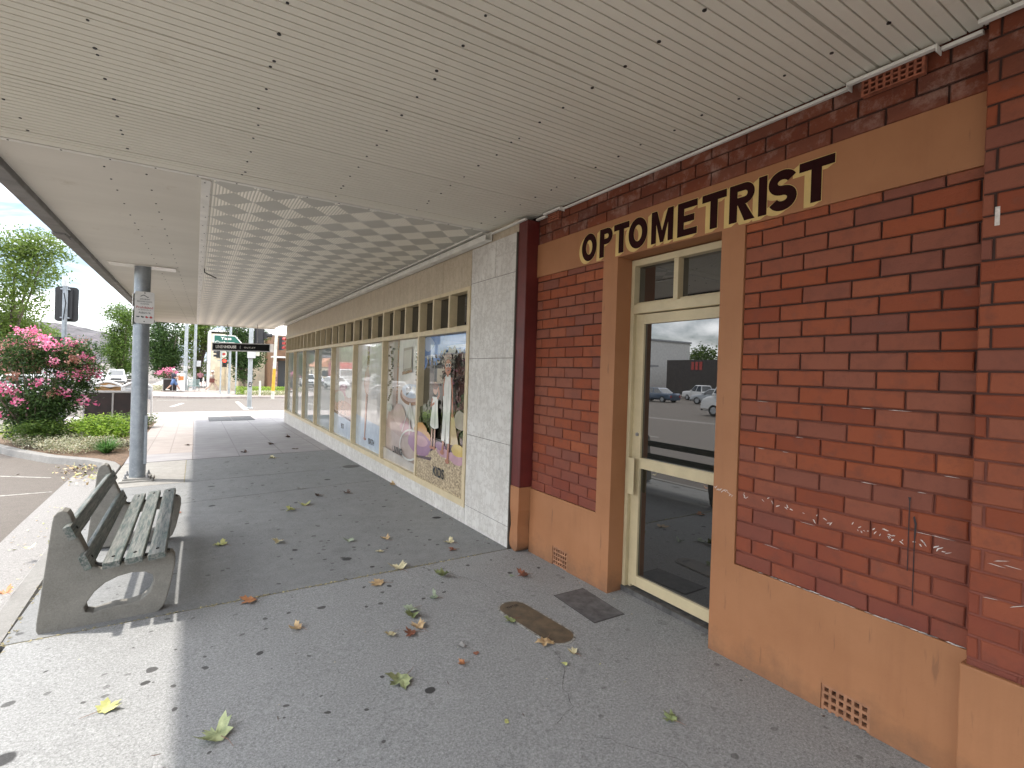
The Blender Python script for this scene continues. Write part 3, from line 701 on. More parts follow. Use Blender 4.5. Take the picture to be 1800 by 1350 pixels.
PMK = list(PC); PM = [pm('print ' + k, PC[k]) for k in PMK]
gm, n, gb = new_mat('print gravel'); co = objco(n)
vo = node(n, 'ShaderNodeTexVoronoi'); vo.inputs['Scale'].default_value = 55; n.links.new(co, vo.inputs['Vector'])
cr = node(n, 'ShaderNodeValToRGB'); cr.color_ramp.elements[0].color = (.22, .15, .08, 1); cr.color_ramp.elements[1].color = (.68, .54, .34, 1)
sc_ = node(n, 'ShaderNodeSeparateColor'); n.links.new(vo.outputs['Color'], sc_.inputs[0]); n.links.new(sc_.outputs[0], cr.inputs[0])
n.links.new(cr.outputs[0], gb.inputs['Base Color']); gb.inputs['Roughness'].default_value = .3; gb.inputs['Coat Weight'].default_value = 1; gb.inputs['Coat Roughness'].default_value = .015; gb.inputs['Coat IOR'].default_value = 1.75
PMK.append('gravel'); PM.append(gm)
ZB, ZT = -1.456 + H, .47 + H
class Poster:
    def __init__(s, y0, y1): s.b = MB(); s.y0, s.y1 = y0, y1; s.k = 0; s.r = random.Random(int(y0 * 10)); s.poly([(0, 0), (1, 0), (1, 1), (0, 1)], 'wall')
    def X(s): s.k += 1; return XS + .078 - s.k * .00035
    def poly(s, pts, c): s.b.flat([(u * (s.y1 - s.y0), v * (ZT - ZB)) for u, v in pts], (s.X(), s.y1, ZB), (0, -1, 0), (0, 0, 1), PMK.index(c))
    def ell(s, u, v, a, b2, c, n=18, j=0): s.poly([(u + a * math.cos(t) * (1 + s.r.uniform(-j, j)), v + b2 * math.sin(t) * (1 + s.r.uniform(-j, j))) for t in [2 * math.pi * k / n for k in range(n)]], c)
    def line(s, pts, w, c):
        for (u0, v0), (u1, v1) in zip(pts, pts[1:]):
            dx, dy = (u1 - u0) * (s.y1 - s.y0), (v1 - v0) * (ZT - ZB); L = math.hypot(dx, dy) or 1
            px, py = -dy / L * w / (s.y1 - s.y0), dx / L * w / (ZT - ZB)
            s.poly([(u0 - px, v0 - py), (u1 - px, v1 - py), (u1 + px, v1 + py), (u0 + px, v0 + py)], c)
    def txt(s, t, u, v, h): s.b.text(t, (s.X(), s.y1 - u * (s.y1 - s.y0), ZB + v * (ZT - ZB)), (0, -1, 0), (0, 0, 1), h, None, PMK.index('ink'), .03)
    def speck(s, u0, u1, v0, v1, n, r_, c):
        for i in range(n):
            s.ell(s.r.uniform(u0, u1), s.r.uniform(v0, v1), r_ * s.r.uniform(.4, 1.3), r_ * s.r.uniform(.3, .9), c, 6, .4)
W8 = []
for i in range(8):
    y0, y1 = BAYS[i] + (.03 if i else .045), BAYS[i + 1] - .03
    W8.append((y0, y1))
def kids(p):
    p.poly([(0, .5), (1, .5), (1, 1), (0, 1)], 'sky'); p.ell(.3, .86, .28, .012, 'cloud', 12, .3); p.ell(.75, .92, .2, .01, 'cloud', 12, .3); p.ell(.1, .95, .12, .05, 'cloud', 12, .2)
    top = [(0, .76), (.06, .79), (.1, .85), (.14, .79), (.18, .87), (.23, .80), (.30, .80), (.38, .84), (.44, .89), (.50, .87), (.56, .92), (.62, .905), (.67, .93), (.72, .885), (.80, .86), (.86, .83), (.93, .80), (1, .79)]
    p.poly([(0, .3)] + [(1, .3)] + top[::-1], 'tree')
    p.poly([(.62, .66), (.72, .80), (.86, .80), (1, .74), (1, .62), (.8, .60)], 'tree2'); p.speck(.42, .9, .70, .89, 40, .03, 'tree2'); p.speck(.4, .98, .66, .9, 60, .02, 'tree'); p.speck(.05, .5, .78, .86, 24, .018, 'tree')
    p.poly([(0, .3), (.36, .3), (.36, .50), (.2, .53), (0, .50)], 'hedge'); p.speck(0, .36, .32, .55, 40, .03, 'hedge'); p.poly([(.76, .25), (1, .25), (1, .66), (.88, .60), (.8, .5)], 'hedge')
    p.speck(.78, 1, .3, .66, 40, .025, 'tree2'); p.ell(.93, .46, .12, .06, 'shade', 14, .1)
    p.poly([(.70, .30), (.92, .28), (.80, .48), (.74, .48)], 'path'); p.poly([(0, .30), (1, .30), (1, .22), (0, .22)], 'plum')
    p.poly([(0, 0), (1, 0), (1, .215), (.8, .235), (.6, .245), (.45, .25), (.35, .215), (0, .17)], 'gravel')
    p.ell(.08, .335, .17, .055, 'orange', 14, .08); p.ell(.22, .30, .1, .045, 'orange', 12, .08); p.ell(.05, .24, .30, .085, 'purple', 18, .05); p.poly([(0, .15), (.36, .175), (.34, .15), (.2, .145), (0, .135)], 'plum'); p.ell(.1, .26, .16, .04, 'pink', 14, .1)
    p.ell(.62, .235, .14, .03, 'pink', 14, .15); p.ell(.88, .225, .18, .035, 'pink', 14, .12); p.ell(.9, .275, .12, .038, 'yellow', 14, .1); p.ell(.55, .27, .1, .025, 'purple', 12, .2)
    # smaller girl
    for u in (.355, .42): p.line([(u, .37), (u - .005, .25)], .022, 'skin2'); p.ell(u - .01, .243, .035, .012, 'skin')
    p.poly([(.31, .39), (.34, .50), (.35, .585), (.47, .585), (.475, .50), (.50, .385), (.42, .372), (.36, .375)], 'white'); p.poly([(.40, .38), (.41, .56), (.43, .56), (.44, .38)], 'white2')
    p.line([(.355, .575), (.32, .52), (.40, .545)], .016, 'skin'); p.line([(.46, .575), (.50, .60), (.475, .655)], .016, 'skin')
    p.ell(.415, .635, .05, .034, 'skin2'); p.ell(.41, .662, .065, .024, 'hair', 14, .15); p.line([(.38, .64), (.45, .638)], .007, 'plum')
    # taller girl
    for u, v in ((.60, .235), (.71, .19)): p.line([(u + .015, .34), (u, v)], .026, 'skin'); p.ell(u - .005, v, .04, .015, 'skin')
    p.poly([(.575, .31), (.60, .52), (.59, .60), (.615, .72), (.64, .735), (.72, .735), (.745, .70), (.745, .60), (.74, .52), (.735, .305), (.665, .30), (.66, .50), (.64, .31)], 'white'); p.line([(.655, .32), (.665, .6)], .006, 'white2'); p.line([(.69, .5), (.70, .7)], .006, 'white2')
    p.line([(.745, .72), (.775, .62), (.785, .50)], .02, 'skin'); p.ell(.785, .485, .025, .014, 'skin'); p.line([(.615, .72), (.59, .66), (.60, .60)], .016, 'skin')
    p.ell(.67, .83, .085, .055, 'hair', 16, .12); p.ell(.675, .785, .062, .050, 'skin'); p.line([(.675, .75), (.675, .725)], .025, 'skin'); p.ell(.653, .797, .024, .013, 'white'); p.ell(.703, .797, .024, .013, 'white'); p.ell(.653, .797, .019, .010, 'plum'); p.ell(.703, .797, .019, .010, 'plum'); p.line([(.66, .765), (.695, .765)], .006, 'plum')
    p.txt("KIDS", .42, .065, .125)
def living(p):
    p.poly([(.34, .2), (1, .2), (1, 1), (.34, 1)], 'wall2'); p.poly([(0, .0), (1, 0), (1, .30), (0, .34)], 'floor'); p.poly([(.2, .3), (.30, .3), (.31, 1), (.2, 1)], 'shade'); p.poly([(.30, .3), (.35, .3), (.36, 1), (.31, 1)], 'wood'); p.poly([(.03, .38), (.17, .4), (.16, .98), (.06, .98)], 'wall2')
    for i in range(26): p.ell(.10 + p.r.uniform(-.05, .09), .50 + i * .018, .035, .009, 'leaf', 7, .3)
    p.poly([(.50, .74), (.74, .76), (.74, .94), (.50, .93)], 'shade'); p.poly([(.52, .765), (.72, .78), (.72, .92), (.52, .91)], 'wall'); p.poly([(.48, .72), (.75, .745), (.75, .765), (.48, .745)], 'wood')
    p.poly([(.05, .28), (.5, .22), (.75, .26), (.75, .37), (.45, .44), (.1, .42)], 'rug'); p.ell(.42, .40, .17, .09, 'bed', 16, .1); p.ell(.62, .31, .16, .05, 'pink', 16, .15); p.ell(.12, .44, .09, .035, 'white2', 10, .1)
    p.ell(.72, .565, .28, .075, 'wood'); p.ell(.73, .575, .25, .06, 'bed'); p.ell(.74, .60, .25, .055, 'paleb'); p.poly([(.62, .56), (.74, .60), (.74, .64), (.6, .62)], 'ink'); p.poly([(.76, .60), (.92, .56), (.95, .62), (.78, .64)], 'white')
    for a in ((.73, .51, .52, .27), (.73, .51, .73, .24), (.73, .51, .93, .26)): p.line([a[:2], a[2:]], .012, 'white')
    p.line([(.48 + .27 * (1 + math.cos(t)) , .19 + .115 * math.sin(t) + .02 * math.cos(t)) for t in [k * .35 for k in range(19)]], .014, 'white')
    p.poly([(.90, .585), (1, .585), (1, .68), (.90, .675)], 'wood')
    for i in range(26): p.ell(.93 + p.r.uniform(-.06, .06), .68 + i * .008, .02, .009, 'leaf', 7, .3)
    p.poly([(0, 0), (1, 0), (1, .06), (0, .10)], 'wall'); p.txt("LIVING", .30, .085, .105)
def bath(p):
    p.poly([(0, 0), (1, 0), (1, 1), (0, 1)], 'grey2'); p.poly([(0, .45), (1, .42), (1, 1), (.6, 1), (0, .7)], 'grey'); p.poly([(0, 0), (1, 0), (1, .24), (0, .30)], 'paleb')
    p.ell(.41, .955, .045, .032, 'dkskin'); p.poly([(.36, .78), (.37, .95), (.45, .95), (.44, .80), (.40, .72)], 'dkskin'); p.poly([(.33, .52), (.30, .70), (.34, .76), (.42, .78), (.47, .68), (.44, .52)], 'bed'); p.line([(.33, .74), (.28, .62), (.34, .53)], .016, 'skin2')
    p.line([(.37, .53), (.355, .32), (.35, .10)], .032, 'skin2'); p.line([(.41, .52), (.39, .30), (.36, .10)], .022, 'skin'); p.ell(.36, .085, .05, .014, 'skin'); p.txt("BATH", .50, .055, .10)
def bed(p):
    p.poly([(0, 0), (1, 0), (1, 1), (0, 1)], 'wall2'); p.poly([(0, 0), (1, 0), (1, .2), (0, .26)], 'paleb'); p.poly([(.0, .25), (.9, .2), (.95, .42), (.7, .52), (0, .5)], 'bed')
    p.ell(.45, .52, .2, .07, 'pink', 14, .1); p.ell(.7, .5, .16, .06, 'white', 14, .1); p.ell(.25, .42, .25, .08, 'white2', 14, .1); p.ell(.5, .32, .4, .08, 'skin2', 14, .1); p.poly([(.0, .24), (.9, .19), (.88, .21), (0, .265)], 'plum')
    p.poly([(.1, .62), (.16, .62), (.16, 1), (.1, 1)], 'wall'); p.txt("BED", .38, .09, .10)
for i in range(8):
    y0, y1 = W8[i]
    b = MB(); ya, yb = BAYS[i], BAYS[i + 1]
    fb = lambda y0_, y1_, z0, z1, xa=XS - .012, xb=XS + .11: b.bbox(xa, xb, y0_, y1_, z0 + H, z1 + H, .002)
    e0 = ya - (.022 if i == 0 else .026); e1 = yb + (.03 if i == 7 else -.0265)
    fb(e0, y0, -1.455, .472); fb(e0, y0, .538, .935)                                  # mullion on the near side of the bay
    fb(e0, e1, -1.536, -1.456); fb(e0, e1, .473, .537); fb(e0, e1, .936, .981)
    if i == 7: fb(y1, e1, -1.455, .472); fb(y1, e1, .538, .935)
    n3 = [y0 + (y1 + .03 - y0) * k / 3 for k in range(4)]
    for k in (1, 2): fb(n3[k] - .02, n3[k] + .02, .538, .935)
    fb(y0, y1, .538, .556, XS + .05, XS + .09)
    win = b.build('display_window', m_frame, shop)
    for k in range(3):
        b = MB(); b.box(XS + .092, XS + .098, (y0 if k == 0 else n3[k] + .02), (n3[k + 1] - .02 if k < 2 else y1), .538 + H, .935 + H); b.build('transom_pane', tglass, win)
    if i < 4:
        p = Poster(y0, y1); (kids, living, bath, bed)[i](p)
        po = p.b.build('poster', PM, win)
        po['label'] = ['poster of two girls in white dresses by a dark hedge, reading KIDS', 'poster of a pale living room with round table and hoop, reading LIVING', 'pale grey poster of a standing woman, reading BATH', 'pale poster of a bed, reading BED'][i]
        b = MB(); b.box(XS + .079, XS + .085, y0, y1, ZB, ZT); b.build('backing', m_white, win)
    else:
        b = MB(); b.box(XS + .07, XS + .078, y0, y1, ZB, ZT); b.build('pane', clear, win)

# ------------------------------------------------------------------ awning over the footpath
def metal_mat(name, col, rough, col2, sc=1.2):
    m, n, b = new_mat(name); co = objco(n)
    mp = node(n, 'ShaderNodeMapping'); mp.inputs['Scale'].default_value = (.5, 1.6, 1); n.links.new(co, mp.inputs[0])
    c = mixc(n, ramp(n, noise(n, mp.outputs[0], sc, 6, .6), .3, .72), col2, col)
    c = mixc(n, mixc(n, .35, (0, 0, 0), ramp(n, noise(n, co, 9, 5, .7), .62, .8)), c, tuple(x * .7 for x in col2))
    c = mixc(n, mixc(n, .55, (0, 0, 0), ramp(n, noise(n, co, 1.9, 8, .75), .60, .72)), c, (col2[0] * .74, col2[1] * .69, col2[2] * .60))
    sh = node(n, 'ShaderNodeSeparateXYZ'); n.links.new(co, sh.inputs[0]); sk = node(n, 'ShaderNodeMath', operation='MULTIPLY'); n.links.new(sh.outputs[1], sk.inputs[0]); sk.inputs[1].default_value = 1 / .835
    so2 = node(n, 'ShaderNodeMath', operation='ADD'); n.links.new(sk.outputs[0], so2.inputs[0]); so2.inputs[1].default_value = (8.5 - 1.116) / .835 + 40
    fl = node(n, 'ShaderNodeMath', operation='FLOOR'); n.links.new(so2.outputs[0], fl.inputs[0]); wn2 = node(n, 'ShaderNodeTexWhiteNoise', noise_dimensions='1D'); n.links.new(fl.outputs[0], wn2.inputs['W'])
    c = mixc(n, mixc(n, .10, (0, 0, 0), wn2.outputs['Value']), c, tuple(x * .45 for x in col2))
    n.links.new(c, b.inputs['Base Color']); b.inputs['Roughness'].default_value = rough; b.inputs['Specular IOR Level'].default_value = .4
    bump(n, b, noise(n, co, 240, 2), .06, .002)
    return m
m_soff = metal_mat('cream ribbed ceiling sheet', (.77, .745, .645), .55, (.70, .675, .58))
m_soff2 = metal_mat('cream fine ribbed sheet', (.74, .71, .64), .27, (.66, .63, .565))
m_strip = M('white cover strip', (.74, .72, .66), .45, .08, 5)
m_gutt = M('grey painted gutter', (.17, .165, .16), .5, .2, 5)
m_screw = M('dark screw', (.02, .018, .016), .5)
mpat, n, pb = new_mat('patterned ceiling sheet'); co = objco(n)
sx = node(n, 'ShaderNodeSeparateXYZ'); n.links.new(co, sx.inputs[0])
def mth(op, a, b2=None):
    k = node(n, 'ShaderNodeMath', operation=op)
    for i, v in ((0, a), (1, b2)):
        if v is None: continue
        if isinstance(v, (int, float)): k.inputs[i].default_value = v
        else: n.links.new(v, k.inputs[i])
    return k.outputs[0]
cx_ = mth('COSINE', mth('MULTIPLY', mth('ADD', sx.outputs[0], .55), 2 * math.pi / .323)); cy_ = mth('COSINE', mth('MULTIPLY', mth('ADD', sx.outputs[1], 3.35), 2 * math.pi / .38))
sm = mth('ADD', cx_, cy_)
dia = ramp(n, sm, -.05, .05)
ribs = mth('SINE', mth('MULTIPLY', sx.outputs[0], 2 * math.pi / .0262))
rib = ramp(n, ribs, -.6, -.1)
base = mixc(n, ramp(n, noise(n, co, 1.3, 5), .3, .7), (.455, .44, .385), (.51, .495, .435))
strp = mixc(n, rib, (.60, .57, .49), (.94, .90, .79))
cfin = mixc(n, dia, strp, base)
n.links.new(cfin, pb.inputs['Base Color']); pb.inputs['Roughness'].default_value = .45
hh = mth('MULTIPLY', ribs, mth('SUBTRACT', 1.0, dia)); bump(n, pb, hh, .4, .004)
def CZ(x): return 1.4795 + .0109 * x + H
awn = thing('awning', (.8, 8.5, CZ(.8)), 'wide cream metal awning roofing the whole footpath along the shops', 'awning')
b = MB()
XA, XBx = -1.21, 2.742
prof = []; y = -5.0 + (1.116 - (-5.0)) % .0522
seams = [1.116 + .835 * k for k in range(-8, 5)]
y = 1.116 - .0522 * 117; pts = [(y, 0)]
while y < 4.56:
    w = .0522; near = any(abs((y + w) - s) < w * .5 for s in seams)
    pts += [(y + .0435, 0), (y + .0446, .013), (y + .0500, .013), (y + .0514, .0)]
    if near: pts += [(y + .0515, .0), (y + .05155, .02), (y + .0548, .02), (y + .05485, -.0015)]
    pts.append((y + w + (.003 if near else 0), 0)); y += w
pts.append((4.655, 0))
for i, (yy, dz) in enumerate(pts):
    b.v += [(XA, yy, CZ(XA) + dz), (XBx, yy, CZ(XBx) + dz)]
    if i: a = 2 * i; b.f.append((a - 2, a - 1, a + 1, a)); b.m.append(0)
# screws: rows across the ribs
for xr in (-.95, -.44, .278, .98, 1.70, 2.40):
    k = 0; y = -2.9 + .05
    while y < 4.6:
        yy = y + rnd.uniform(-.02, .02); xx = xr + rnd.uniform(-.008, .008) + (.01 if k % 2 else 0); z = CZ(xx) - .0012; r_ = rnd.uniform(.006, .0095)
        b.tube([(xx, yy, z + .004), (xx, yy, z - .002)], r_, 8, 1); y += .2277 if rnd.random() > .12 else .08; k += 1
b.build('ribbed_ceiling', [m_soff, m_screw], awn)
b = MB(); y = 4.705; i = 0
XL2, XR2 = -1.24, .006
while y < 21.8:
    for dy, dz in ((0, 0), (.0075, .006), (.015, .0095), (.0225, .006)):
        b.v += [(XL2, y + dy, CZ(XL2) + dz), (XR2, y + dy, CZ(XR2) + dz)]
        if i: a = 2 * i; b.f.append((a - 2, a - 1, a + 1, a)); b.m.append(0)
        i += 1
    y += .03
for q in (-.62, -.36):
    y = 4.9
    while y < 21.6: b.tube([(q, y, CZ(q) + .003), (q, y, CZ(q) - .003)], .007, 8, 1); y += rnd.choice((.30, .34, .42)); q += .008
b.build('side_ceiling', [m_soff2, m_screw], awn)
b = MB(); b.add([(.070, 4.705, CZ(.07)), (2.66, 4.705, CZ(2.66)), (2.66, 21.8, CZ(2.66)), (.070, 21.8, CZ(.07))], [(0, 1, 2, 3)])
b.build('patterned_ceiling', mpat, awn)
b = MB()
b.box(.004, .072, 4.72, 21.8, CZ(.04) - .016, CZ(.04) + .01)
for k in range(46): yy = 4.78 + k * .37; b.tube([(.03 + .02 * (k % 2), yy, CZ(.04) - .014), (.03 + .02 * (k % 2), yy, CZ(.04) - .019)], .006, 8, 1)
for k in range(14): q = -1.1 + k * .27; b.tube([(q, 4.685, CZ(q) - .002), (q, 4.685, CZ(q) - .007)], .006, 8, 1)
b.add([(-1.24, 4.66, CZ(-1.24) - .004), (2.66, 4.66, CZ(2.66) - .004), (2.66, 4.708, CZ(2.66) - .004), (-1.24, 4.708, CZ(-1.24) - .004), (-1.24, 4.66, CZ(-1.24) + .02), (2.66, 4.66, CZ(2.66) + .02), (2.66, 4.708, CZ(2.66) + .02), (-1.24, 4.708, CZ(-1.24) + .02)],
      [(0, 1, 2, 3), (0, 4, 5, 1), (1, 5, 6, 2), (2, 6, 7, 3), (3, 7, 4, 0)])
b.build('cover_strip', [m_strip, m_screw], awn)
# white moulding along the wall
b = MB()
def mould(y0, y1, X, z, w=.03, h=.018):
    b.bbox(X - w, X - .002, y0, y1, z + H - h, z + H, .003)
mould(1.245, 3.55, XW + .006, 1.4945, .026, .016); mould(.745, .885, XW + .006, 1.4945, .026, .016)
mould(.890, 1.240, XW - .035, 1.492, .03, .016); mould(3.555, 3.80, XW - .035, 1.492, .03, .016); mould(3.80, 3.955, XW - .005, 1.486, .03, .02)
mould(-3, .74, XP - .02, 1.4945, .03, .018); mould(3.955, 4.60, XS + .0, 1.472, .034, .016)
for y_ in (.888, 1.2425, 3.5525): b.box(XW - .062, XW - .006, y_ - .002, y_ + .002, 1.46 + H, 1.492 + H)
b.build('wall_moulding', m_strip, awn)
b = MB()
b.bbox(XS - .085, XS - .001, 4.62, YE + .05, 1.392 + H, 1.405 + H, .003); b.bbox(XS - .015, XS - .001, 4.62, YE + .05, 1.405 + H, 1.49 + H, .003); b.bbox(XS - .085, XS - .075, 4.62, YE + .05, 1.405 + H, 1.452 + H, .003)
b.box(XS - .07, XS + .06, 4.72, YE + .05, 1.49 + H, 1.56 + H)
for k in range(9): b.tube([(XS - .088, 4.8 + k * 1.65, 1.44 + H), (XS - .075, 4.8 + k * 1.65, 1.44 + H)], .016, 10)
b.build('shop_cornice', M('white cornice', (.70, .68, .62), .5, .1, 4), awn)
# roof, gutter and end fascia
b = MB(); b.box(-1.24, 2.9, -5.0, 21.8, CZ(2.7) + .1, CZ(2.7) + .16); b.build('roof', m_gutt, awn)  # unseen opaque slab above the ceiling sheets, added to block light
b = MB()
gx = -1.24
for (y0, y1, dz) in ((-5, 7.6, 0), (7.62, 12.0, -.006), (12.02, 21.85, -.002)):
    b.bbox(gx - .13, gx, y0, y1, CZ(gx) - .055 + dz, CZ(gx) + .28 + dz, .006)
b.bbox(gx - .145, gx - .02, 7.45, 7.75, CZ(gx) - .075, CZ(gx) + .29, .01); b.bbox(gx - .16, gx + .01, 17.6, 17.9, CZ(gx) - .12, CZ(gx) + .2, .01)
b.build('gutter', m_gutt, awn)
b = MB(); b.bbox(-1.24, 2.64, 21.8, 21.86, CZ(0) - .03, CZ(0) + .34, .005); b.build('end_fascia', m_strip, awn)
b = MB(); b.tube([(.085, 9.16, CZ(.1) - .002), (.09, 9.16, CZ(.1) - .06), (.25, 9.36, CZ(.2) - .10)], .008, 8); b.build('hook', m_dark, awn)

# ------------------------------------------------------------------ post carrying the awning
m_galv, n, gb = new_mat('galvanised steel'); co = objco(n)
c = mixc(n, ramp(n, noise(n, co, 5, 6, .65), .3, .7), (.20, .225, .25), (.33, .36, .385)); c = mixc(n, mixc(n, .5, (0, 0, 0), ramp(n, noise(n, co, 40, 3), .6, .75)), c, (.45, .47, .48))
n.links.new(c, gb.inputs['Base Color']); gb.inputs['Metallic'].default_value = .55; gb.inputs['Roughness'].default_value = .42
px_, py_ = -.715, 9.58; gz = G(px_, py_)
post = thing('awning_post', (px_, py_, gz), 'thick galvanised steel post holding up the awning, a notice fixed to it', 'post')
b = MB(); b.tube([(px_, py_, gz + .02), (px_, py_, CZ(px_))], .105, 40); b.build('pole', m_galv, post, smooth=True, auto=40)
b = MB(); b.bbox(px_ - .17, px_ + .17, py_ - .17, py_ + .17, gz + .03, gz + .055, .004); b.bbox(px_ - .21, px_ + .21, py_ - .21, py_ + .21, gz - .01, gz + .03, .012); b.build('base_plate', m_pad, post)
for sx_ in (-1, 1):
    for sy2 in (-1, 1):
        b = MB(); c0 = (px_ + sx_ * .135, py_ + sy2 * .135); b.tube([(c0[0], c0[1], gz + .05), (c0[0], c0[1], gz + .12)], .012, 8); b.tube([(c0[0], c0[1], gz + .06), (c0[0], c0[1], gz + .085)], .024, 6); b.build('bolt', m_metal, post)
b = MB(); b.bbox(px_ - .42, px_ + .42, py_ - .17, py_ + .17, CZ(px_) - .012, CZ(px_) - .002, .002); b.build('cap_plate', m_soff2, post)
b = MB(); b.bbox(px_ + .075, px_ + .115, py_ - .075, py_ - .035, gz + .25, gz + 1.0, .004); b.build('conduit', m_galv, post)
# notice on the post
m_sign = M('white sign plate', (.62, .61, .59), .4, .06, 8); m_sgrey = M('grey sign ink', (.06, .07, .07), .5); m_sred = M('red sign ink', (.42, .06, .06), .5)
sg = thing('street_notice', (-.68, 9.455, .59 + H), 'small white metal notice with red Prohibited line on the awning post', 'sign', 'notices on the awning post')
b = MB()
def rrect(x0, x1, z0, z1, r_, n_=5):
    o = []
    for cx, cz, a0 in ((x1 - r_, z1 - r_, 0), (x0 + r_, z1 - r_, 90), (x0 + r_, z0 + r_, 180), (x1 - r_, z0 + r_, 270)):
        for k in range(n_ + 1): a = R(a0 + 90 * k / n_); o.append((cx + r_ * math.cos(a), cz + r_ * math.sin(a)))
    return o
su = Vector((1, .10, 0)).normalized(); sv = Vector((0, 0, 1)); so_ = Vector((-.795, 9.44, .588 + H))
sw = su.cross(sv)
b.prism(rrect(0, .243, 0, .482, .03), so_, su, sv, -sw, .004); b.build('plate', m_sign, sg)
b = MB(); 
def st(t, cx, z, h, w, mi): b.text(t, so_ + su * (cx - w / 2) + sv * z + sw * .0015, su, sv, h, w, mi, .01)
pw = [(.07 + .1 * k / 12, .415 + .014 * math.sin(k / 12 * 6.0 + 2.4) * -1) for k in range(13)]
b.flat([(p, q + .006) for p, q in pw][::-1] + [(p, q - .006) for p, q in pw], so_ + sw * .0015, su, sv, 0)
st("GOULBURN", .125, .358, .02, .12, 0); st("MULWAREE COUNCIL", .125, .322, .02, .185, 0); st("ALCOHOL", .125, .287, .02, .11, 0); st("Prohibited", .125, .225, .036, .205, 1); st("on footpaths in", .125, .198, .017, .16, 0); st("Auburn St", .125, .148, .03, .15, 0)
b.build('lettering', [m_sgrey, m_sred], sg)
for k in range(4):
    b = MB(); cx = .045 + .053 * k; b.flat([(cx + .02 * math.cos(a) * (1 + .3 * math.sin(3 * a + k)), .098 + .014 * math.sin(a) * (1 + .4 * math.cos(2 * a + k))) for a in [6.283 * t / 14 for t in range(14)]], so_ + sw * .0015, su, sv); b.build('pictogram', m_sgrey if k < 2 else m_sred, sg)
b = MB()
for z in (.462, .03): b = MB(); b.tube([tuple(so_ + su * .122 + sv * z + sw * .004), tuple(so_ + su * .122 + sv * z - sw * .002)], .008, 10); b.build('fixing', m_dark, sg)
sg2 = thing('street_notice', (-.83, 9.56, .59 + H), 'white notice seen edge on, left side of the awning post', 'sign', 'notices on the awning post')
b = MB(); u2 = Vector((-.10, 1, 0)).normalized(); o2_ = Vector((-.822, 9.47, .575 + H)); b.prism(rrect(0, .30, 0, .47, .03), o2_, u2, sv, u2.cross(sv), .004); b.build('plate', m_white, sg2)

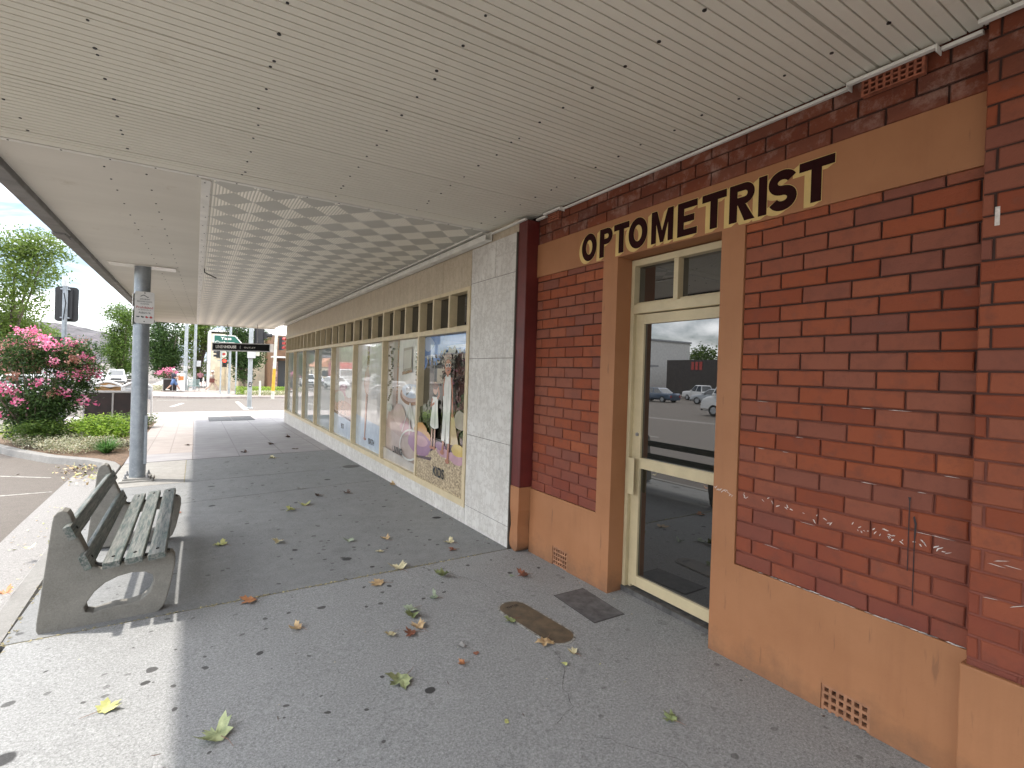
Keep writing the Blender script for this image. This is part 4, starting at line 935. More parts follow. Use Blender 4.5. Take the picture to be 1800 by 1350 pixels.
# ------------------------------------------------------------------ bench
m_bconc = concrete('bench concrete', (.20, .19, .165), (.26, .248, .22), .2, False, .2, .55)
m_slat, n, sb2 = new_mat('weathered green slat'); co = objco(n)
mp = node(n, 'ShaderNodeMapping'); mp.inputs['Scale'].default_value = (14, .9, 14); n.links.new(co, mp.inputs[0])
w_ = noise(n, mp.outputs[0], 5, 7, .7)
c = mixc(n, ramp(n, w_, .40, .60), (.04, .062, .055), (.20, .195, .175)); c = mixc(n, mixc(n, .6, (0, 0, 0), ramp(n, noise(n, co, 14, 5), .5, .7)), c, (.10, .13, .11))
n.links.new(c, sb2.inputs['Base Color']); sb2.inputs['Roughness'].default_value = .6; bump(n, sb2, w_, .5, .004)
m_bar = M('black iron bar', (.02, .02, .02), .5)
def make_bench(label):
    t = thing('park_bench', (-.45, 5.2, G(-.45, 5.2)), label, 'bench', 'concrete and slat benches along the footpath'); gz = G(-.45, 5.2)
    prof = [(-.80, 0), (-.813, .03), (-.812, .08), (-.79, .30), (-.765, .55), (-.75, .71), (-.742, .752), (-.725, .775), (-.70, .784), (-.675, .772), (-.66, .742), (-.626, .626), (-.585, .52), (-.555, .44), (-.53, .395), (-.50, .375), (-.46, .375), (-.38, .394), (-.24, .41), (-.13, .425), (-.105, .415), (-.09, .385), (-.088, .33), (-.105, .22), (-.125, .12), (-.15, .045), (-.185, .008), (-.22, 0)]
    hole = [(-.579, .131), (-.564, .167), (-.528, .224), (-.475, .272), (-.405, .304), (-.334, .316), (-.26, .308), (-.216, .279), (-.208, .226), (-.232, .163), (-.28, .120), (-.353, .107), (-.425, .110), (-.487, .098), (-.533, .087), (-.571, .1)]
    for y0 in (4.25, 6.0):
        bm = bmesh.new(); th = .105
        def ring(pl): return [bm.verts.new((x, y0, gz + z)) for x, z in pl]
        o_ = ring(prof); h_ = ring(hole)
        for L_ in (o_, h_):
            for a, c_ in zip(L_, L_[1:] + L_[:1]): bm.edges.new((a, c_))
        bmesh.ops.triangle_fill(bm, edges=bm.edges[:], use_beauty=True, normal=(0, -1, 0))
        ex = bmesh.ops.extrude_face_region(bm, geom=bm.faces[:])
        bmesh.ops.translate(bm, verts=[v for v in ex['geom'] if isinstance(v, bmesh.types.BMVert)], vec=(0, th, 0))
        bmesh.ops.recalc_face_normals(bm, faces=bm.faces[:])
        es = [e for e in bm.edges if len(e.link_faces) == 2 and abs(e.calc_face_angle(0) - math.pi / 2) < .3 and abs(e.verts[0].co.y - e.verts[1].co.y) < 1e-5]
        bmesh.ops.bevel(bm, geom=es, offset=.008, segments=2, profile=.5, affect='EDGES')
        mb = MB(); mb.bm(bm); mb.build('end_frame', m_bconc, t)
    def slat(c0, ang, w, th, y0, y1, warp):
        N = 12; ux, uz = math.cos(ang), math.sin(ang); q = .006; rings = []
        pr = [(-w / 2 + q, -th / 2), (w / 2 - q, -th / 2), (w / 2, -th / 2 + q), (w / 2, th / 2 - q), (w / 2 - q, th / 2), (-w / 2 + q, th / 2), (-w / 2, th / 2 - q), (-w / 2, -th / 2 + q)]
        for i in range(N + 1):
            f = i / N; yy = y0 + (y1 - y0) * f; k = warp * math.sin(f * math.pi)
            for sc in ((.93, 1.0) if i == 0 else (1.0, .93) if i == N else (1.0,)):
                dy = (.004 if i == 0 else -.004) if (i in (0, N) and sc == 1.0) else 0
                rings.append([(c0[0] + a * sc * ux - c_ * sc * uz, yy + dy, gz + c0[1] + a * sc * uz + c_ * sc * ux - k) for a, c_ in pr])
        mb = MB(); mb.loft(rings); s = mb.build('slat', m_slat, t, smooth=True, auto=30)
        for yy in (y0 + .11, y1 - .11):
            q = MB(); n_ = Vector((-uz, 0, ux)); p0 = Vector((c0[0], yy, gz + c0[1])) + n_ * (th / 2 - .002)
            q.tube([tuple(p0), tuple(p0 + n_ * .006)], .010, 10); q.build('bolt', m_dark, s)
    slat((-.435, .418), R(4), .094, .042, 4.16, 6.20, .004); slat((-.315, .434), R(6), .098, .042, 4.14, 6.21, .010); slat((-.188, .447), R(7), .100, .042, 4.12, 6.20, .012)
    slat((-.568, .452), R(-68), .10, .042, 4.16, 6.16, .0); slat((-.648, .655), R(-68), .095, .042, 4.16, 6.16, .0)
    for y0 in (4.30, 6.05): b = MB(); b.tube([(-.69, y0, gz + .69), (-.56, y0, gz + .40), (-.50, y0, gz + .385), (-.12, y0, gz + .424)], .014, 6); b.build('bracket', m_bar, t)
    return t
bench = make_bench('weathered green slatted bench with pale concrete ends beside the kerb, near the awning post')
bench2 = copy_tree(bench); bench2.location = (-.45, -.6, G(-.45, -.6)); bench2['label'] = 'slatted bench seen only as a dark reflection in the door glass'
# service covers in the footpath
m_rust = M('brown iron lid', (.13, .095, .06), .6, .3, 9, .4, 90, col2=(.08, .065, .045)); m_lid = M('grey concrete lid', (.125, .12, .12), .75, .25, 12, .4, 120); m_rim = M('pale mortar rim', (.33, .32, .29), .9, .4, 30)
def on_g(pts, dz): return [(x, y, G(x, y) + dz) for x, y in pts]
def lidmesh(pts, dz, h, mi=0):
    A = on_g(pts, dz + h); B = on_g(pts, dz - .02); n_ = len(pts); b.add(A + B, [tuple(range(n_))] + [(i, i + n_, (i + 1) % n_ + n_, (i + 1) % n_) for i in range(n_)], mi)
def stad(c0, c1, r_, n_=10):
    c0, c1 = Vector(c0), Vector(c1); d = (c1 - c0).normalized(); a0 = math.atan2(d.y, d.x); o = []
    for k in range(n_ + 1): a = a0 - math.pi / 2 + math.pi * k / n_; o.append((c1.x + r_ * math.cos(a), c1.y + r_ * math.sin(a)))
    for k in range(n_ + 1): a = a0 + math.pi / 2 + math.pi * k / n_; o.append((c0.x + r_ * math.cos(a), c0.y + r_ * math.sin(a)))
    return o
c0, c1 = (1.99, 3.02), (2.03, 2.56)
t = thing('meter_cover', (2.01, 2.79, G(2.01, 2.79)), 'long rounded brown iron cover set in the footpath', 'cover')
b = MB(); lidmesh(stad(c0, c1, .118), 0, .003); b.build('rim', m_rim, t)
b = MB(); lidmesh(stad(c0, c1, .104), .003, .002); b.text("WATER", (1.94, 3.03, G(2, 3) + .0058), (1, 0, 0), (0, 1, 0), .03, .1, 1); b.build('lid', [m_rust, m_dark], t)
t = thing('pit_lid', (2.5, 2.8, G(2.5, 2.8)), 'rectangular grey lid in the footpath by the door step', 'cover')
q = [(2.345, 2.555), (2.619, 2.545), (2.652, 3.035), (2.367, 3.047)]; cxy = Vector((2.496, 2.795))
b = MB(); lidmesh(q, 0, .002); b.build('rim', m_crack, t)
b = MB(); lidmesh([tuple(cxy + (Vector(p) - cxy) * .955) for p in q], .002, .002); b.build('lid', m_lid, t)
m_gr = M('grate', (.045, .045, .045), .6, .3, 30)
for k, (xa, xb) in enumerate(((.45, 1.13), (1.16, 1.84))):
    t = thing('floor_grate', ((xa + xb) / 2, 20.9, G(1, 20.9)), ['left half of the dark grating set in the corner paving', 'right half of the dark grating set in the corner paving'][k], 'grate', 'gratings in the paving')
    b = MB(); z = G((xa + xb) / 2, 20.9)
    for x in [xa + i * (xb - xa) / 16 for i in range(17)]: slab(b, [(x - .008, 19.9), (x + .008, 19.9), (x + .008, 21.9), (x - .008, 21.9)], .012, .005)
    b.add([(xa, 19.9, G(xa, 19.9) + .004), (xb, 19.9, G(xb, 19.9) + .004), (xb, 21.9, G(xb, 21.9) + .004), (xa, 21.9, G(xa, 21.9) + .004)], [(0, 1, 2, 3)])
    b.build('bars', m_gr, t)
# ------------------------------------------------------------------ plants
m_bark = M('grey brown bark', (.16, .125, .095), .9, .35, 10, .5, 40)
m_lf_dk = leafmat('dark glossy leaves', [(.018, .042, .012), (.036, .078, .018), (.062, .118, .024), (.042, .08, .022), (.095, .155, .042)], .34)
m_lf_md = leafmat('mid green leaves', [(.045, .09, .014), (.08, .145, .022), (.125, .20, .034), (.065, .12, .024), (.16, .23, .05)], .42)
m_lf_lt = leafmat('light green leaves', [(.075, .13, .02), (.12, .19, .03), (.18, .25, .05), (.10, .15, .03), (.22, .28, .08)], .45)
m_lf_sh = leafmat('bright shrub leaves', [(.10, .20, .02), (.22, .37, .035), (.34, .50, .06), (.45, .58, .10), (.14, .26, .028)], .5)
m_pink = leafmat('pink blossom', [(.72, .12, .28), (.82, .20, .38), (.88, .32, .48), (.86, .45, .56), (.66, .09, .24)], .35)
m_rust2 = leafmat('faded pink brown blossom', [(.30, .13, .10), (.42, .20, .15), (.50, .27, .22), (.28, .16, .08)], .3)
m_gc = leafmat('silver ground cover', [(.16, .19, .09), (.25, .27, .14), (.40, .38, .24), (.62, .58, .42), (.20, .24, .10), (.70, .68, .56), (.42, .32, .18)], .3)
m_tuft = leafmat('strap leaves', [(.03, .09, .015), (.06, .16, .03), (.12, .26, .06), (.20, .34, .14)], .3)
def leaf(b, p, s, r, mi=0, up=.0, asp=.5):
    a = Vector((r.gauss(0, 1), r.gauss(0, 1), r.gauss(0, 1) * (1 - up))).normalized()
    c = Vector((r.gauss(0, 1), r.gauss(0, 1), r.gauss(0, 1) + up * 3)).normalized(); w = a.cross(c)
    if w.length < .05: w = Vector((0, 0, 1)).cross(a)
    w = w.normalized() * s * asp; nrm = a.cross(w).normalized() * s * .14
    p = Vector(p); q = a * s
    b.add([p - q, p + w * .8 + nrm, p + q, p - w * .8 + nrm], [(0, 1, 2, 3)], mi)
def crown(b, clumps, n, s, r, mi=0, shell=.55, up=.3, asp=.5):
    """leaves in twiggy sprays spread through a set of clumps (centre, radii)"""
    vol = [c[1][0] * c[1][1] * c[1][2] for c in clumps]; tot = sum(vol)
    for (c, rad), v in zip(clumps, vol):
        k = int(n * v / tot / 9) + 1
        for i in range(k):
            d = Vector((r.gauss(0, 1), r.gauss(0, 1), r.gauss(0, 1))).normalized(); q = r.random() ** (1 / 3) * (1 - shell) + shell * r.uniform(.75, 1.08)
            p = Vector(c) + Vector((d.x * rad[0], d.y * rad[1], d.z * rad[2])) * q
            e = s * 2.6
            for j in range(9):
                leaf(b, p + Vector((r.gauss(0, e), r.gauss(0, e), r.gauss(0, e * .6))), s * r.uniform(.6, 1.2), r, mi, up, asp)
def branches(b, base, tops, r0, r, mi=0, fork=.35):
    for tp in tops:
        a = Vector(base); e = Vector(tp); m = a + (e - a) * fork + Vector((r.uniform(-.1, .1), r.uniform(-.1, .1), 0)) * (e - a).length * .3
        b.tube([a, (a + m) / 2, m, (m + e) / 2 + Vector((r.gauss(0, .05), r.gauss(0, .05), 0)), e], [r0, r0 * .85, r0 * .6, r0 * .4, r0 * .12], 7, mi)
def tree(name, label, x, y, h, trunk_h, clumps_n, rx, rz, n, s, mat, seed, r0=.16, group=None, cat='tree', taper=1.0, gz=None, up=.3):
    r = random.Random(seed); gz = G(x, y) - .13 if gz is None else gz
    t = thing(name, (x, y, gz), label, cat, group); cl = []
    for i in range(clumps_n):
        u = r.random(); zz = trunk_h + (h - trunk_h) * (.08 + .86 * u); prof = math.sin(math.pi * min(1, .18 + .82 * (1 - u) ** taper)) ** .7
        a = r.uniform(0, 6.283); q = rx * prof * r.uniform(.25, .78)
        k = rx * r.uniform(.24, .42); cl.append(((x + q * math.cos(a), y + q * math.sin(a), gz + zz), (k, k, k * rz)))
    b = MB(); crown(b, cl, n, s, r, 0, .5, up); b.build('crown', mat, t)
    b = MB(); b.tube([(x, y, gz - .1), (x + .02 * h * r.uniform(-1, 1), y, gz + trunk_h * .6), (x, y, gz + trunk_h * 1.2)], [r0 * 1.3, r0, r0 * .85], 10)
    branches(b, (x, y, gz + trunk_h * .95), [c[0] for c in cl[:14]], r0 * .6, r); b.build('trunk', m_bark, t, smooth=True)
    return t
TG = 'street trees beyond the crossing'
tree('tree', 'open leafy plane tree at the far left against the cloudy sky', -9.9, 44, 10.2, 2.4, 30, 3.3, .75, 15000, .13, m_lf_lt, 11, .2, TG)
tree('tree', 'low dense tree under the open plane tree at the far left', -10.6, 47, 5.9, .8, 16, 2.9, .75, 8000, .14, m_lf_lt, 12, .18, TG)
tree('tree', 'mid green rounded tree just left of the awning post', -8.7, 88, 10.4, .9, 24, 2.7, 1.0, 11500, .18, m_lf_md, 13, .2, TG, gz=-1.0)
tree('tree', 'tall dark green tree just right of the awning post', -2.5, 60, 8.6, .7, 34, 2.3, 1.0, 16500, .14, m_lf_dk, 14, .22, TG, gz=-.65)
tree('tree', 'light green tree behind the pair of tall lamp poles', 0.25, 62, 8.2, .9, 26, 1.75, 1.2, 11000, .14, m_lf_lt, 15, .2, TG, gz=-.6)
tree('tree', 'dark tapering tree behind the signal pole with the white box', 3.3, 45.5, 6.6, .9, 24, 1.75, .95, 11000, .11, m_lf_dk, 16, .12, TG, taper=.45, gz=-.56)
tree('tree', 'pale distant tree low on the left skyline', -16.5, 84, 6.0, 1.5, 12, 4.0, .6, 3500, .25, m_lf_md, 17, .2, TG)
tree('tree', 'slim dark cypress by the orange roofs', -15.2, 88, 6.2, .4, 9, .75, 1.6, 1600, .2, m_lf_dk, 18, .1, TG)
# crepe myrtle
r = random.Random(5); mx_, my_ = -3.12, 15.6; gz = G(mx_, my_) - .03
t = thing('flowering_shrub', (mx_, my_, gz), 'multi stemmed crepe myrtle with dark leaves and pink blossom in the garden bed', 'shrub')
cl = []
for i in range(38):
    a = r.uniform(0, 6.283); u = r.random(); q = 1.15 * math.sqrt(r.random()) * min(1, .30 + .85 * u); 
    cl.append(((mx_ + q * math.cos(a), my_ + q * math.sin(a) * .9, gz + .38 + 1.85 * u), (.36, .36, .28)))
b = MB(); crown(b, cl, 25000, .040, r, 0, .3, .2, .5); b.build('foliage', m_lf_dk, t)
b = MB(); crown(b, [c for c in cl if c[0][2] > gz + 1.55], 2400, .032, r, 0, .5, .2, .45); b.build('young_leaves', m_rust2, t)
b = MB(); branches(b, (mx_, my_, gz), [c[0] for c in cl], .032, r, 0, .4)
for k in range(7): a = k * .9; b.tube([(mx_ + .05 * math.cos(a), my_ + .05 * math.sin(a), gz - .05), (mx_ + .22 * math.cos(a), my_ + .22 * math.sin(a), gz + .55), (mx_ + .42 * math.cos(a), my_ + .42 * math.sin(a), gz + 1.25)], [.035, .026, .014], 7)
b.build('stem', m_bark, t, smooth=True)
def panicle(b, p, s, n, mi=0):
    for i in range(n):
        d = Vector((r.gauss(0, 1), r.gauss(0, 1), r.gauss(0, .8))) * s * .5; leaf(b, Vector(p) + d, s * r.uniform(.16, .30), r, mi, .2, .9)
b = MB(); fl = []
for i in range(30):
    a = r.uniform(0, 6.283); q = 1.05 * math.sqrt(r.random()); fl.append((mx_ + q * math.cos(a), my_ + q * math.sin(a) * .8 - .15, gz + 2.12 + .38 * r.random() - .28 * q * q + (.12 if q < .5 else 0)))
for dx, dz in ((.55, 1.62), (.95, 1.72), (1.12, 1.65), (1.02, 1.74), (.85, 1.60), (-.55, 1.25), (-.42, 1.33), (-.25, 1.25), (-.80, .75), (-.72, .62), (-.48, .72), (-.20, 1.58), (.2, 1.45), (.42, 1.18), (-.1, 1.02), (.62, 1.2), (-.9, 1.0), (.95, .95)): fl.append((mx_ + dx, my_ - .75 + abs(dx) * .35, gz + dz))
for i, p in enumerate(fl): panicle(b, p, r.uniform(.10, .17), 46, 0 if r.random() < .8 else 1)
b.build('blossom', [m_pink, m_rust2], t)
# shrubs, ground cover and tuft in the bed
def shrub(label, x, y, rx, h, n, s, mat, seed, grp, asp=.55):
    r = random.Random(seed); gz = G(x, y) - .03; t = thing('garden_shrub', (x, y, gz), label, 'shrub', grp); cl = []
    for i in range(11):
        a = r.uniform(0, 6.283); q = rx * .62 * math.sqrt(r.random()); cl.append(((x + q * math.cos(a), y + q * math.sin(a), gz + h * r.uniform(.38, .78)), (rx * .42, rx * .42, h * .26)))
    b = MB(); crown(b, cl, n, s, r, 0, .6, .75, asp); b.build('foliage', mat, t)
    b = MB()
    for k in range(9): a = k * .7; b.tube([(x + .05 * math.cos(a), y + .05 * math.sin(a), gz - .03), (x + rx * .5 * math.cos(a), y + rx * .5 * math.sin(a), gz + h * .6)], [.014, .006], 6)
    b.build('stem', m_bark, t)
SG = 'bright green shrubs in the garden bed'
shrub('big bright green shrub nearest the awning post in the garden bed', -1.62, 14.6, .60, .66, 4200, .036, m_lf_sh, 31, SG)
shrub('bright green shrub behind the strappy tuft in the garden bed', -2.25, 15.3, .55, .56, 3000, .036, m_lf_sh, 32, SG)
shrub('darker green shrub directly under the pink flowering shrub', -2.75, 14.9, .52, .54, 2600, .036, m_lf_md, 33, SG)
shrub('green shrub left of centre among the pale ground cover', -3.3, 16.1, .55, .50, 2400, .038, m_lf_sh, 34, SG)
shrub('shrub at the back of the bed before the brown planter', -2.1, 17.6, .75, .44, 3000, .04, m_lf_sh, 35, SG)
shrub('shrub at the back right corner of the garden bed', -1.55, 18.6, .6, .40, 2200, .04, m_lf_md, 36, SG)
r = random.Random(9); b = MB()
bedline = [(-1.45, 12.75), (-2.0, 13.3), (-2.6, 14.2), (-3.2, 15.4), (-3.75, 16.9), (-4.05, 18.6)]
for i in range(380):
    k = r.randrange(len(bedline) - 1); f = r.random(); d = r.uniform(-.22, .8); a, c_ = Vector(bedline[k]), Vector(bedline[k + 1]); t2 = (c_ - a).normalized(); nn = Vector((t2.y, -t2.x)) * -1
    p = a + (c_ - a) * f + Vector((-t2.y, t2.x)) * -d
    if k == 0 and f < .25: continue
    if math.hypot(p.x + 1.52, p.y - 13.1) < .42: continue
    z0 = G(p.x, p.y) - .03; hh_ = r.uniform(.14, .34)
    for j in range(44): leaf(b, (p.x + r.gauss(0, .08), p.y + r.gauss(0, .08), z0 + hh_ * math.sqrt(r.random())), r.uniform(.012, .026), r, 0, .4, .6)
tag(b.build('ground_cover', m_gc), kind='stuff')
t = thing('strappy_tuft', (-1.52, 13.25, G(-1.52, 13.25) - .03), 'dark green strappy grass tuft at the front of the garden bed', 'plant'); b = MB(); gz = G(-1.52, 13.25) - .03
for i in range(190):
    a = r.uniform(0, 6.283); l = r.uniform(.25, .5); q = r.uniform(.15, 1); s0 = Vector((-1.52 + .05 * math.cos(a), 13.25 + .05 * math.sin(a), gz)); d = Vector((math.cos(a), math.sin(a), 0)); w = Vector((-d.y, d.x, 0)) * .008; pts = [s0 + d * l * q * k + Vector((0, 0, l * (k * 1.0 - .75 * q * k * k))) for k in (0, .35, .7, 1)]
    for (p, q2), ww in zip(zip(pts, pts[1:]), ((1, .9), (.9, .6), (.6, .1))): b.add([p - w * ww[0], p + w * ww[0], q2 + w * ww[1], q2 - w * ww[1]], [(0, 1, 2, 3)])
b.build('leaves', m_tuft, t)
# hedge and white flowers across the street
r = random.Random(44); t = thing('low_hedge', (3.8, 42.6, G(3.8, 42.6)), 'low clipped green hedge across the street under the dark tree', 'hedge'); b = MB()
for i in range(2600): leaf(b, (r.uniform(2.6, 6.2), r.uniform(42.2, 43.2), G(3, 42.6) + r.uniform(.02, .62)), .06, r, 0, .5)
b.build('foliage', m_lf_sh, t)
b = MB()
for i in range(1800): x_ = r.uniform(3.1, 6.2); leaf(b, (x_, r.uniform(41.2, 42.0), G(x_, 41.6) + r.uniform(0, .34)), .05, r, 0, .4)
for i in range(900): x_ = r.uniform(-3.2, -1.9); leaf(b, (x_, r.uniform(49, 50.6), G(x_, 49) + r.uniform(0, .42)), .06, r, 0, .4)
tag(b.build('ground_cover', m_gc), kind='stuff')

# ------------------------------------------------------------------ planters
m_corten = M('dark brown steel panel', (.016, .006, .005), .6, .4, 3); m_alu = M('grey aluminium frame', (.30, .29, .28), .45, .1, 6, metal=.3)
m_wframe = M('white curved frame', (.72, .71, .69), .4, .06, 4); m_board = M('amber board', (.34, .18, .06), .5, .35, 3); m_board2 = M('pale grey board', (.46, .47, .48), .4, .15, 3)
def planter(x0, x1, y0, y1, h, label, arcs):
    gz = G((x0 + x1) / 2, y0); t = thing('planter_box', ((x0 + x1) / 2, (y0 + y1) / 2, gz), label, 'planter', 'brown panelled planters at the crossing')
    xm = (x0 + x1) / 2; b = MB()
    for xa, xb in ((x0 + .04, xm - .03), (xm + .03, x1 - .04)): b.box(xa, xb, y0 + .02, y0 + .04, gz + .02, gz + h - .05); b.box(xa, xb, y1 - .04, y1 - .02, gz + .02, gz + h - .05)
    for xe in (x0 + .02, x1 - .04): b.box(xe, xe + .02, y0 + .04, y1 - .04, gz + .02, gz + h - .05)
    b.build('panel', m_corten, t); b = MB()
    for xa in (x0, xm - .03, x1 - .05): b.bbox(xa, xa + .05, y0, y0 + .05, gz, gz + h - .052, .004); b.bbox(xa, xa + .05, y1 - .05, y1, gz, gz + h - .052, .004)
    b.bbox(x0, x1, y0 - .01, y0 + .06, gz + h - .05, gz + h, .004); b.bbox(x0, x1, y1 - .06, y1 + .01, gz + h - .05, gz + h, .004)
    for xe in (x0, x1 - .05): b.bbox(xe, xe + .05, y0 + .06, y1 - .06, gz + h - .05, gz + h, .004)
    b.build('frame', m_alu, t); b = MB(); b.box(x0 + .05, x1 - .05, y0 + .05, y1 - .05, gz + .1, gz + h - .1); b.build('soil', m_soil, t)
    return t
planter(-3.12, -1.55, 21.6, 22.2, .98, 'large dark brown planter in a grey frame behind the garden bed', 1)
gz = G(-2.4, 22.5)
for k, (xa, xb, mb_, lab) in enumerate(((-3.0, -2.16, m_board, 'amber board with wavy white band in a white arched frame'), (-2.14, -1.3, m_board2, 'pale grey board in a white arched frame'))):
    t = thing('arched_board', ((xa + xb) / 2, 22.5, gz), lab + ' above the brown planter', 'board', 'arched boards above the planter'); n_ = 12; zt = gz + 1.02; arc = [(xa + (xb - xa) * i / n_, zt + .03 + .24 * math.sin(math.pi * (.12 + .80 * i / n_))) for i in range(n_ + 1)]
    b = MB(); b.prism([(xa, zt - .35), (xb, zt - .35)] + arc[::-1], (0, 22.5, 0), (1, 0, 0), (0, 0, 1), (0, 1, 0), .03); b.build('board', mb_, t)
    b = MB()
    b.tube([(p, 22.49, q) for p, q in arc], .04, 8); b.tube([(xb - .02, 22.5, gz), (xb - .02, 22.5, arc[-1][1])], .035, 8); b.tube([(xa + .02, 22.5, gz), (xa + .02, 22.5, arc[0][1])], .035, 8); b.build('frame', m_wframe, t)
    b = MB()
    if k == 0: b.flat([(xa + .06 + .7 * i / 12, zt + .16 + .02 * math.sin(i * 1.1)) for i in range(13)] + [(xa + .06 + .7 * i / 12, zt + .09 - .02 * math.cos(i * .9)) for i in range(12, -1, -1)], (0, 22.497, 0), (1, 0, 0), (0, 0, 1)); b.flat([(xa + .3, zt + .07), (xa + .72, zt + .07), (xa + .5, zt + .02)], (0, 22.497, 0), (1, 0, 0), (0, 0, 1), 1)
    else: b.flat([(xa + .04, zt + .0), (xb - .04, zt + .0), (xb - .04, zt + .06), (xa + .04, zt + .06)], (0, 22.497, 0), (1, 0, 0), (0, 0, 1))
    b.build('band', [m_wframe, m_dark], t)
planter(-2.15, -.85, 48.4, 49.1, .98, 'smaller brown planter across the street behind the man in blue shorts', 0)
r = random.Random(77); gz = G(-1.9, 48.8); t = thing('flowering_shrub', (-1.95, 48.8, gz + .85), 'small pink flowering shrub growing in the planter across the street', 'shrub'); b = MB()
crown(b, [((-1.9, 48.8, gz + 1.25), (.6, .3, .3)), ((-1.4, 48.8, gz + 1.2), (.4, .25, .25))], 600, .07, r); b.build('foliage', m_lf_dk, t); b = MB()
for i in range(16): panicle(b, (-1.9 + r.uniform(-.7, .6), 48.5 + r.uniform(-.1, .2), gz + 1.25 + r.uniform(-.2, .5)), .2, 22, 0 if r.random() < .75 else 1)
b.build('blossom', [m_pink, m_rust2], t); b = MB(); branches(b, (-1.9, 48.8, gz + .85), [(-2.2, 48.8, gz + 1.4), (-1.5, 48.8, gz + 1.4)], .03, r); b.build('stem', m_bark, t)

# ------------------------------------------------------------------ signals, poles and signs
m_pole = M('grey painted pole', (.36, .39, .40), .45, .12, 4); m_pale = M('pale grey pole', (.55, .56, .56), .45, .1, 4); m_blk = M('black signal housing', (.018, .018, .020), .5, .2, 5); m_ylw = M('yellow pole paint', (.62, .36, .03), .5, .15, 4); m_wp = M('off white pole paint', (.60, .60, .50), .5, .12, 4)
m_green = M('green road sign', (.008, .11, .075), .4, .1, 4); m_red = M('red housing', (.45, .06, .05), .5, .2, 6)
m_lamp, n, gb = new_mat('red signal lamp'); gb.inputs['Base Color'].default_value = (.8, .05, .03, 1); gb.inputs['Emission Color'].default_value = (1, .06, .03, 1); gb.inputs['Emission Strength'].default_value = 1.6
m_lens = M('dark signal lens', (.04, .035, .03), .15)
def head(parent, c, face, n_=3, d=.28, plate=None, lit=None, visor=m_blk):
    """signal head: housing with lenses under visors, looking along face"""
    f = Vector(face).normalized(); s = Vector((0, 0, 1)).cross(f).normalized(); up = Vector((0, 0, 1)); c = Vector(c); h = d * n_ * 1.15
    b = MB()
    if plate: 
        a, q = plate; pl = [(p, z) for p, z in rrect(-a / 2, a / 2, -q / 2, q / 2, .1)]; b.prism(pl, c + f * .02, s, up, f, .015)
    b.obox(c - f * .03, (s, f, up), (d * .58, .09, h / 2)); hd = b.build('signal_head', m_blk, parent)
    for k in range(n_):
        z = c + up * (h / 2 - d * 1.15 * (k + .5)); q = MB(); q.tube([tuple(z + f * .06), tuple(z + f * .075)], d * .42, 14); q.build('lens', m_lamp if lit == k else m_lens, hd)
        q = MB(); N = 10; A = []; B2 = []
        for i in range(N + 1): a = math.pi * (-.15 + 1.3 * i / N); A.append(z + f * .07 + s * (math.cos(a) * d * .46) + up * (math.sin(a) * d * .46)); B2.append(A[-1] + f * d * .8)
        for i in range(N): q.add([A[i], A[i + 1], B2[i + 1], B2[i]], [(0, 1, 2, 3)])
        q.build('visor', visor, hd)
def pole(parent, pts, r_, m, name='pole', n_=14): b = MB(); b.tube(pts, r_, n_); return b.build(name, m, parent, smooth=True, auto=40)
x, y = -3.36, 20; gz = G(x, y); zt = 2.52 + H
t = thing('traffic_signal', (x, y, gz), 'traffic signal seen from behind, black backing board on grey pole behind the pink shrub', 'traffic light', 'traffic signals at the crossing')
pole(t, [(x, y, gz), (x, y, zt - .30)], .062, m_galv); pole(t, [(x, y, zt - .31), (x, y, zt)], .08, m_pale, 'pole_cap')
head(t, (x + .0, y + .22, 1.69 + H), (.05, 1, 0), 3, .26, (.56, 1.06))
b = MB()
for zz in (1.26, 2.12): b = MB(); b.bbox(x - .11, x + .11, y - .03, y + .15, zz + H - .02, zz + H + .02, .004); b.build('bracket', m_galv, t)
head(t, (x - .19, y + .02, .56 + H), (-1, .3, 0), 1, .2); head(t, (x - .22, y + .02, .25 + H), (-1, .3, 0), 1, .2)
b = MB(); b.tube([(x - .02, y - .07, 2.0 + H), (x + .03, y - .075, 1.7 + H), (x - .02, y - .075, 1.2 + H)], .012, 6); b.build('cable', m_dark, t)
x, y = 2.19, 26.5; gz = G(x, y)
t = thing('traffic_signal', (x, y, gz), 'grey square signal pole with push button and pale control box, standing at the crossing kerb', 'traffic light', 'traffic signals at the crossing')
b = MB(); b.bbox(x - .09, x + .09, y - .09, y + .09, gz, 3.6 + H, .02); b.build('pole', m_pole, t); b = MB(); b.bbox(x - .14, x + .14, y - .14, y + .14, gz - .01, gz + .05, .01); b.build('base', m_pale, t)
b = MB(); b.bbox(x - .15, x + .19, y - .22, y - .092, .35 + H, .72 + H, .01); b.build('control_box', m_pale, t); b = MB(); b.bbox(x + .20, x + .36, y - .16, y - .02, .46 + H, .66 + H, .01); b.build('side_box', m_wp, t)
b = MB(); b.bbox(x - .05, x + .06, y - .125, y - .092, -1.0 + H, -.78 + H, .008); bt = b.build('push_button', m_blk, t); b = MB(); b.tube([(x, y - .126, -.93 + H), (x, y - .13, -.93 + H)], .028, 10); b.tube([(x, y - .126, -.85 + H), (x, y - .13, -.85 + H)], .02, 10); b.build('button_face', m_white, bt)
head(t, (x + .34, y, 1.42 + H), (0, 1, 0), 3, .26, (.42, 1.05)); head(t, (x + .62, y + .1, 1.45 + H), (1, -.2, 0), 1, .26); b = MB(); b.bbox(x + .09, x + .62, y - .03, y + .03, 1.75 + H, 1.80 + H, .004); b.build('bracket', m_pole, t)
t = thing('traffic_signal', (4.31, 36, G(4.31, 36)), 'slightly leaning white and yellow pole with red visored signal by the far kerb', 'traffic light', 'traffic signals at the crossing')
ax = lambda z: 4.315 + (z + 2.13) * .0305
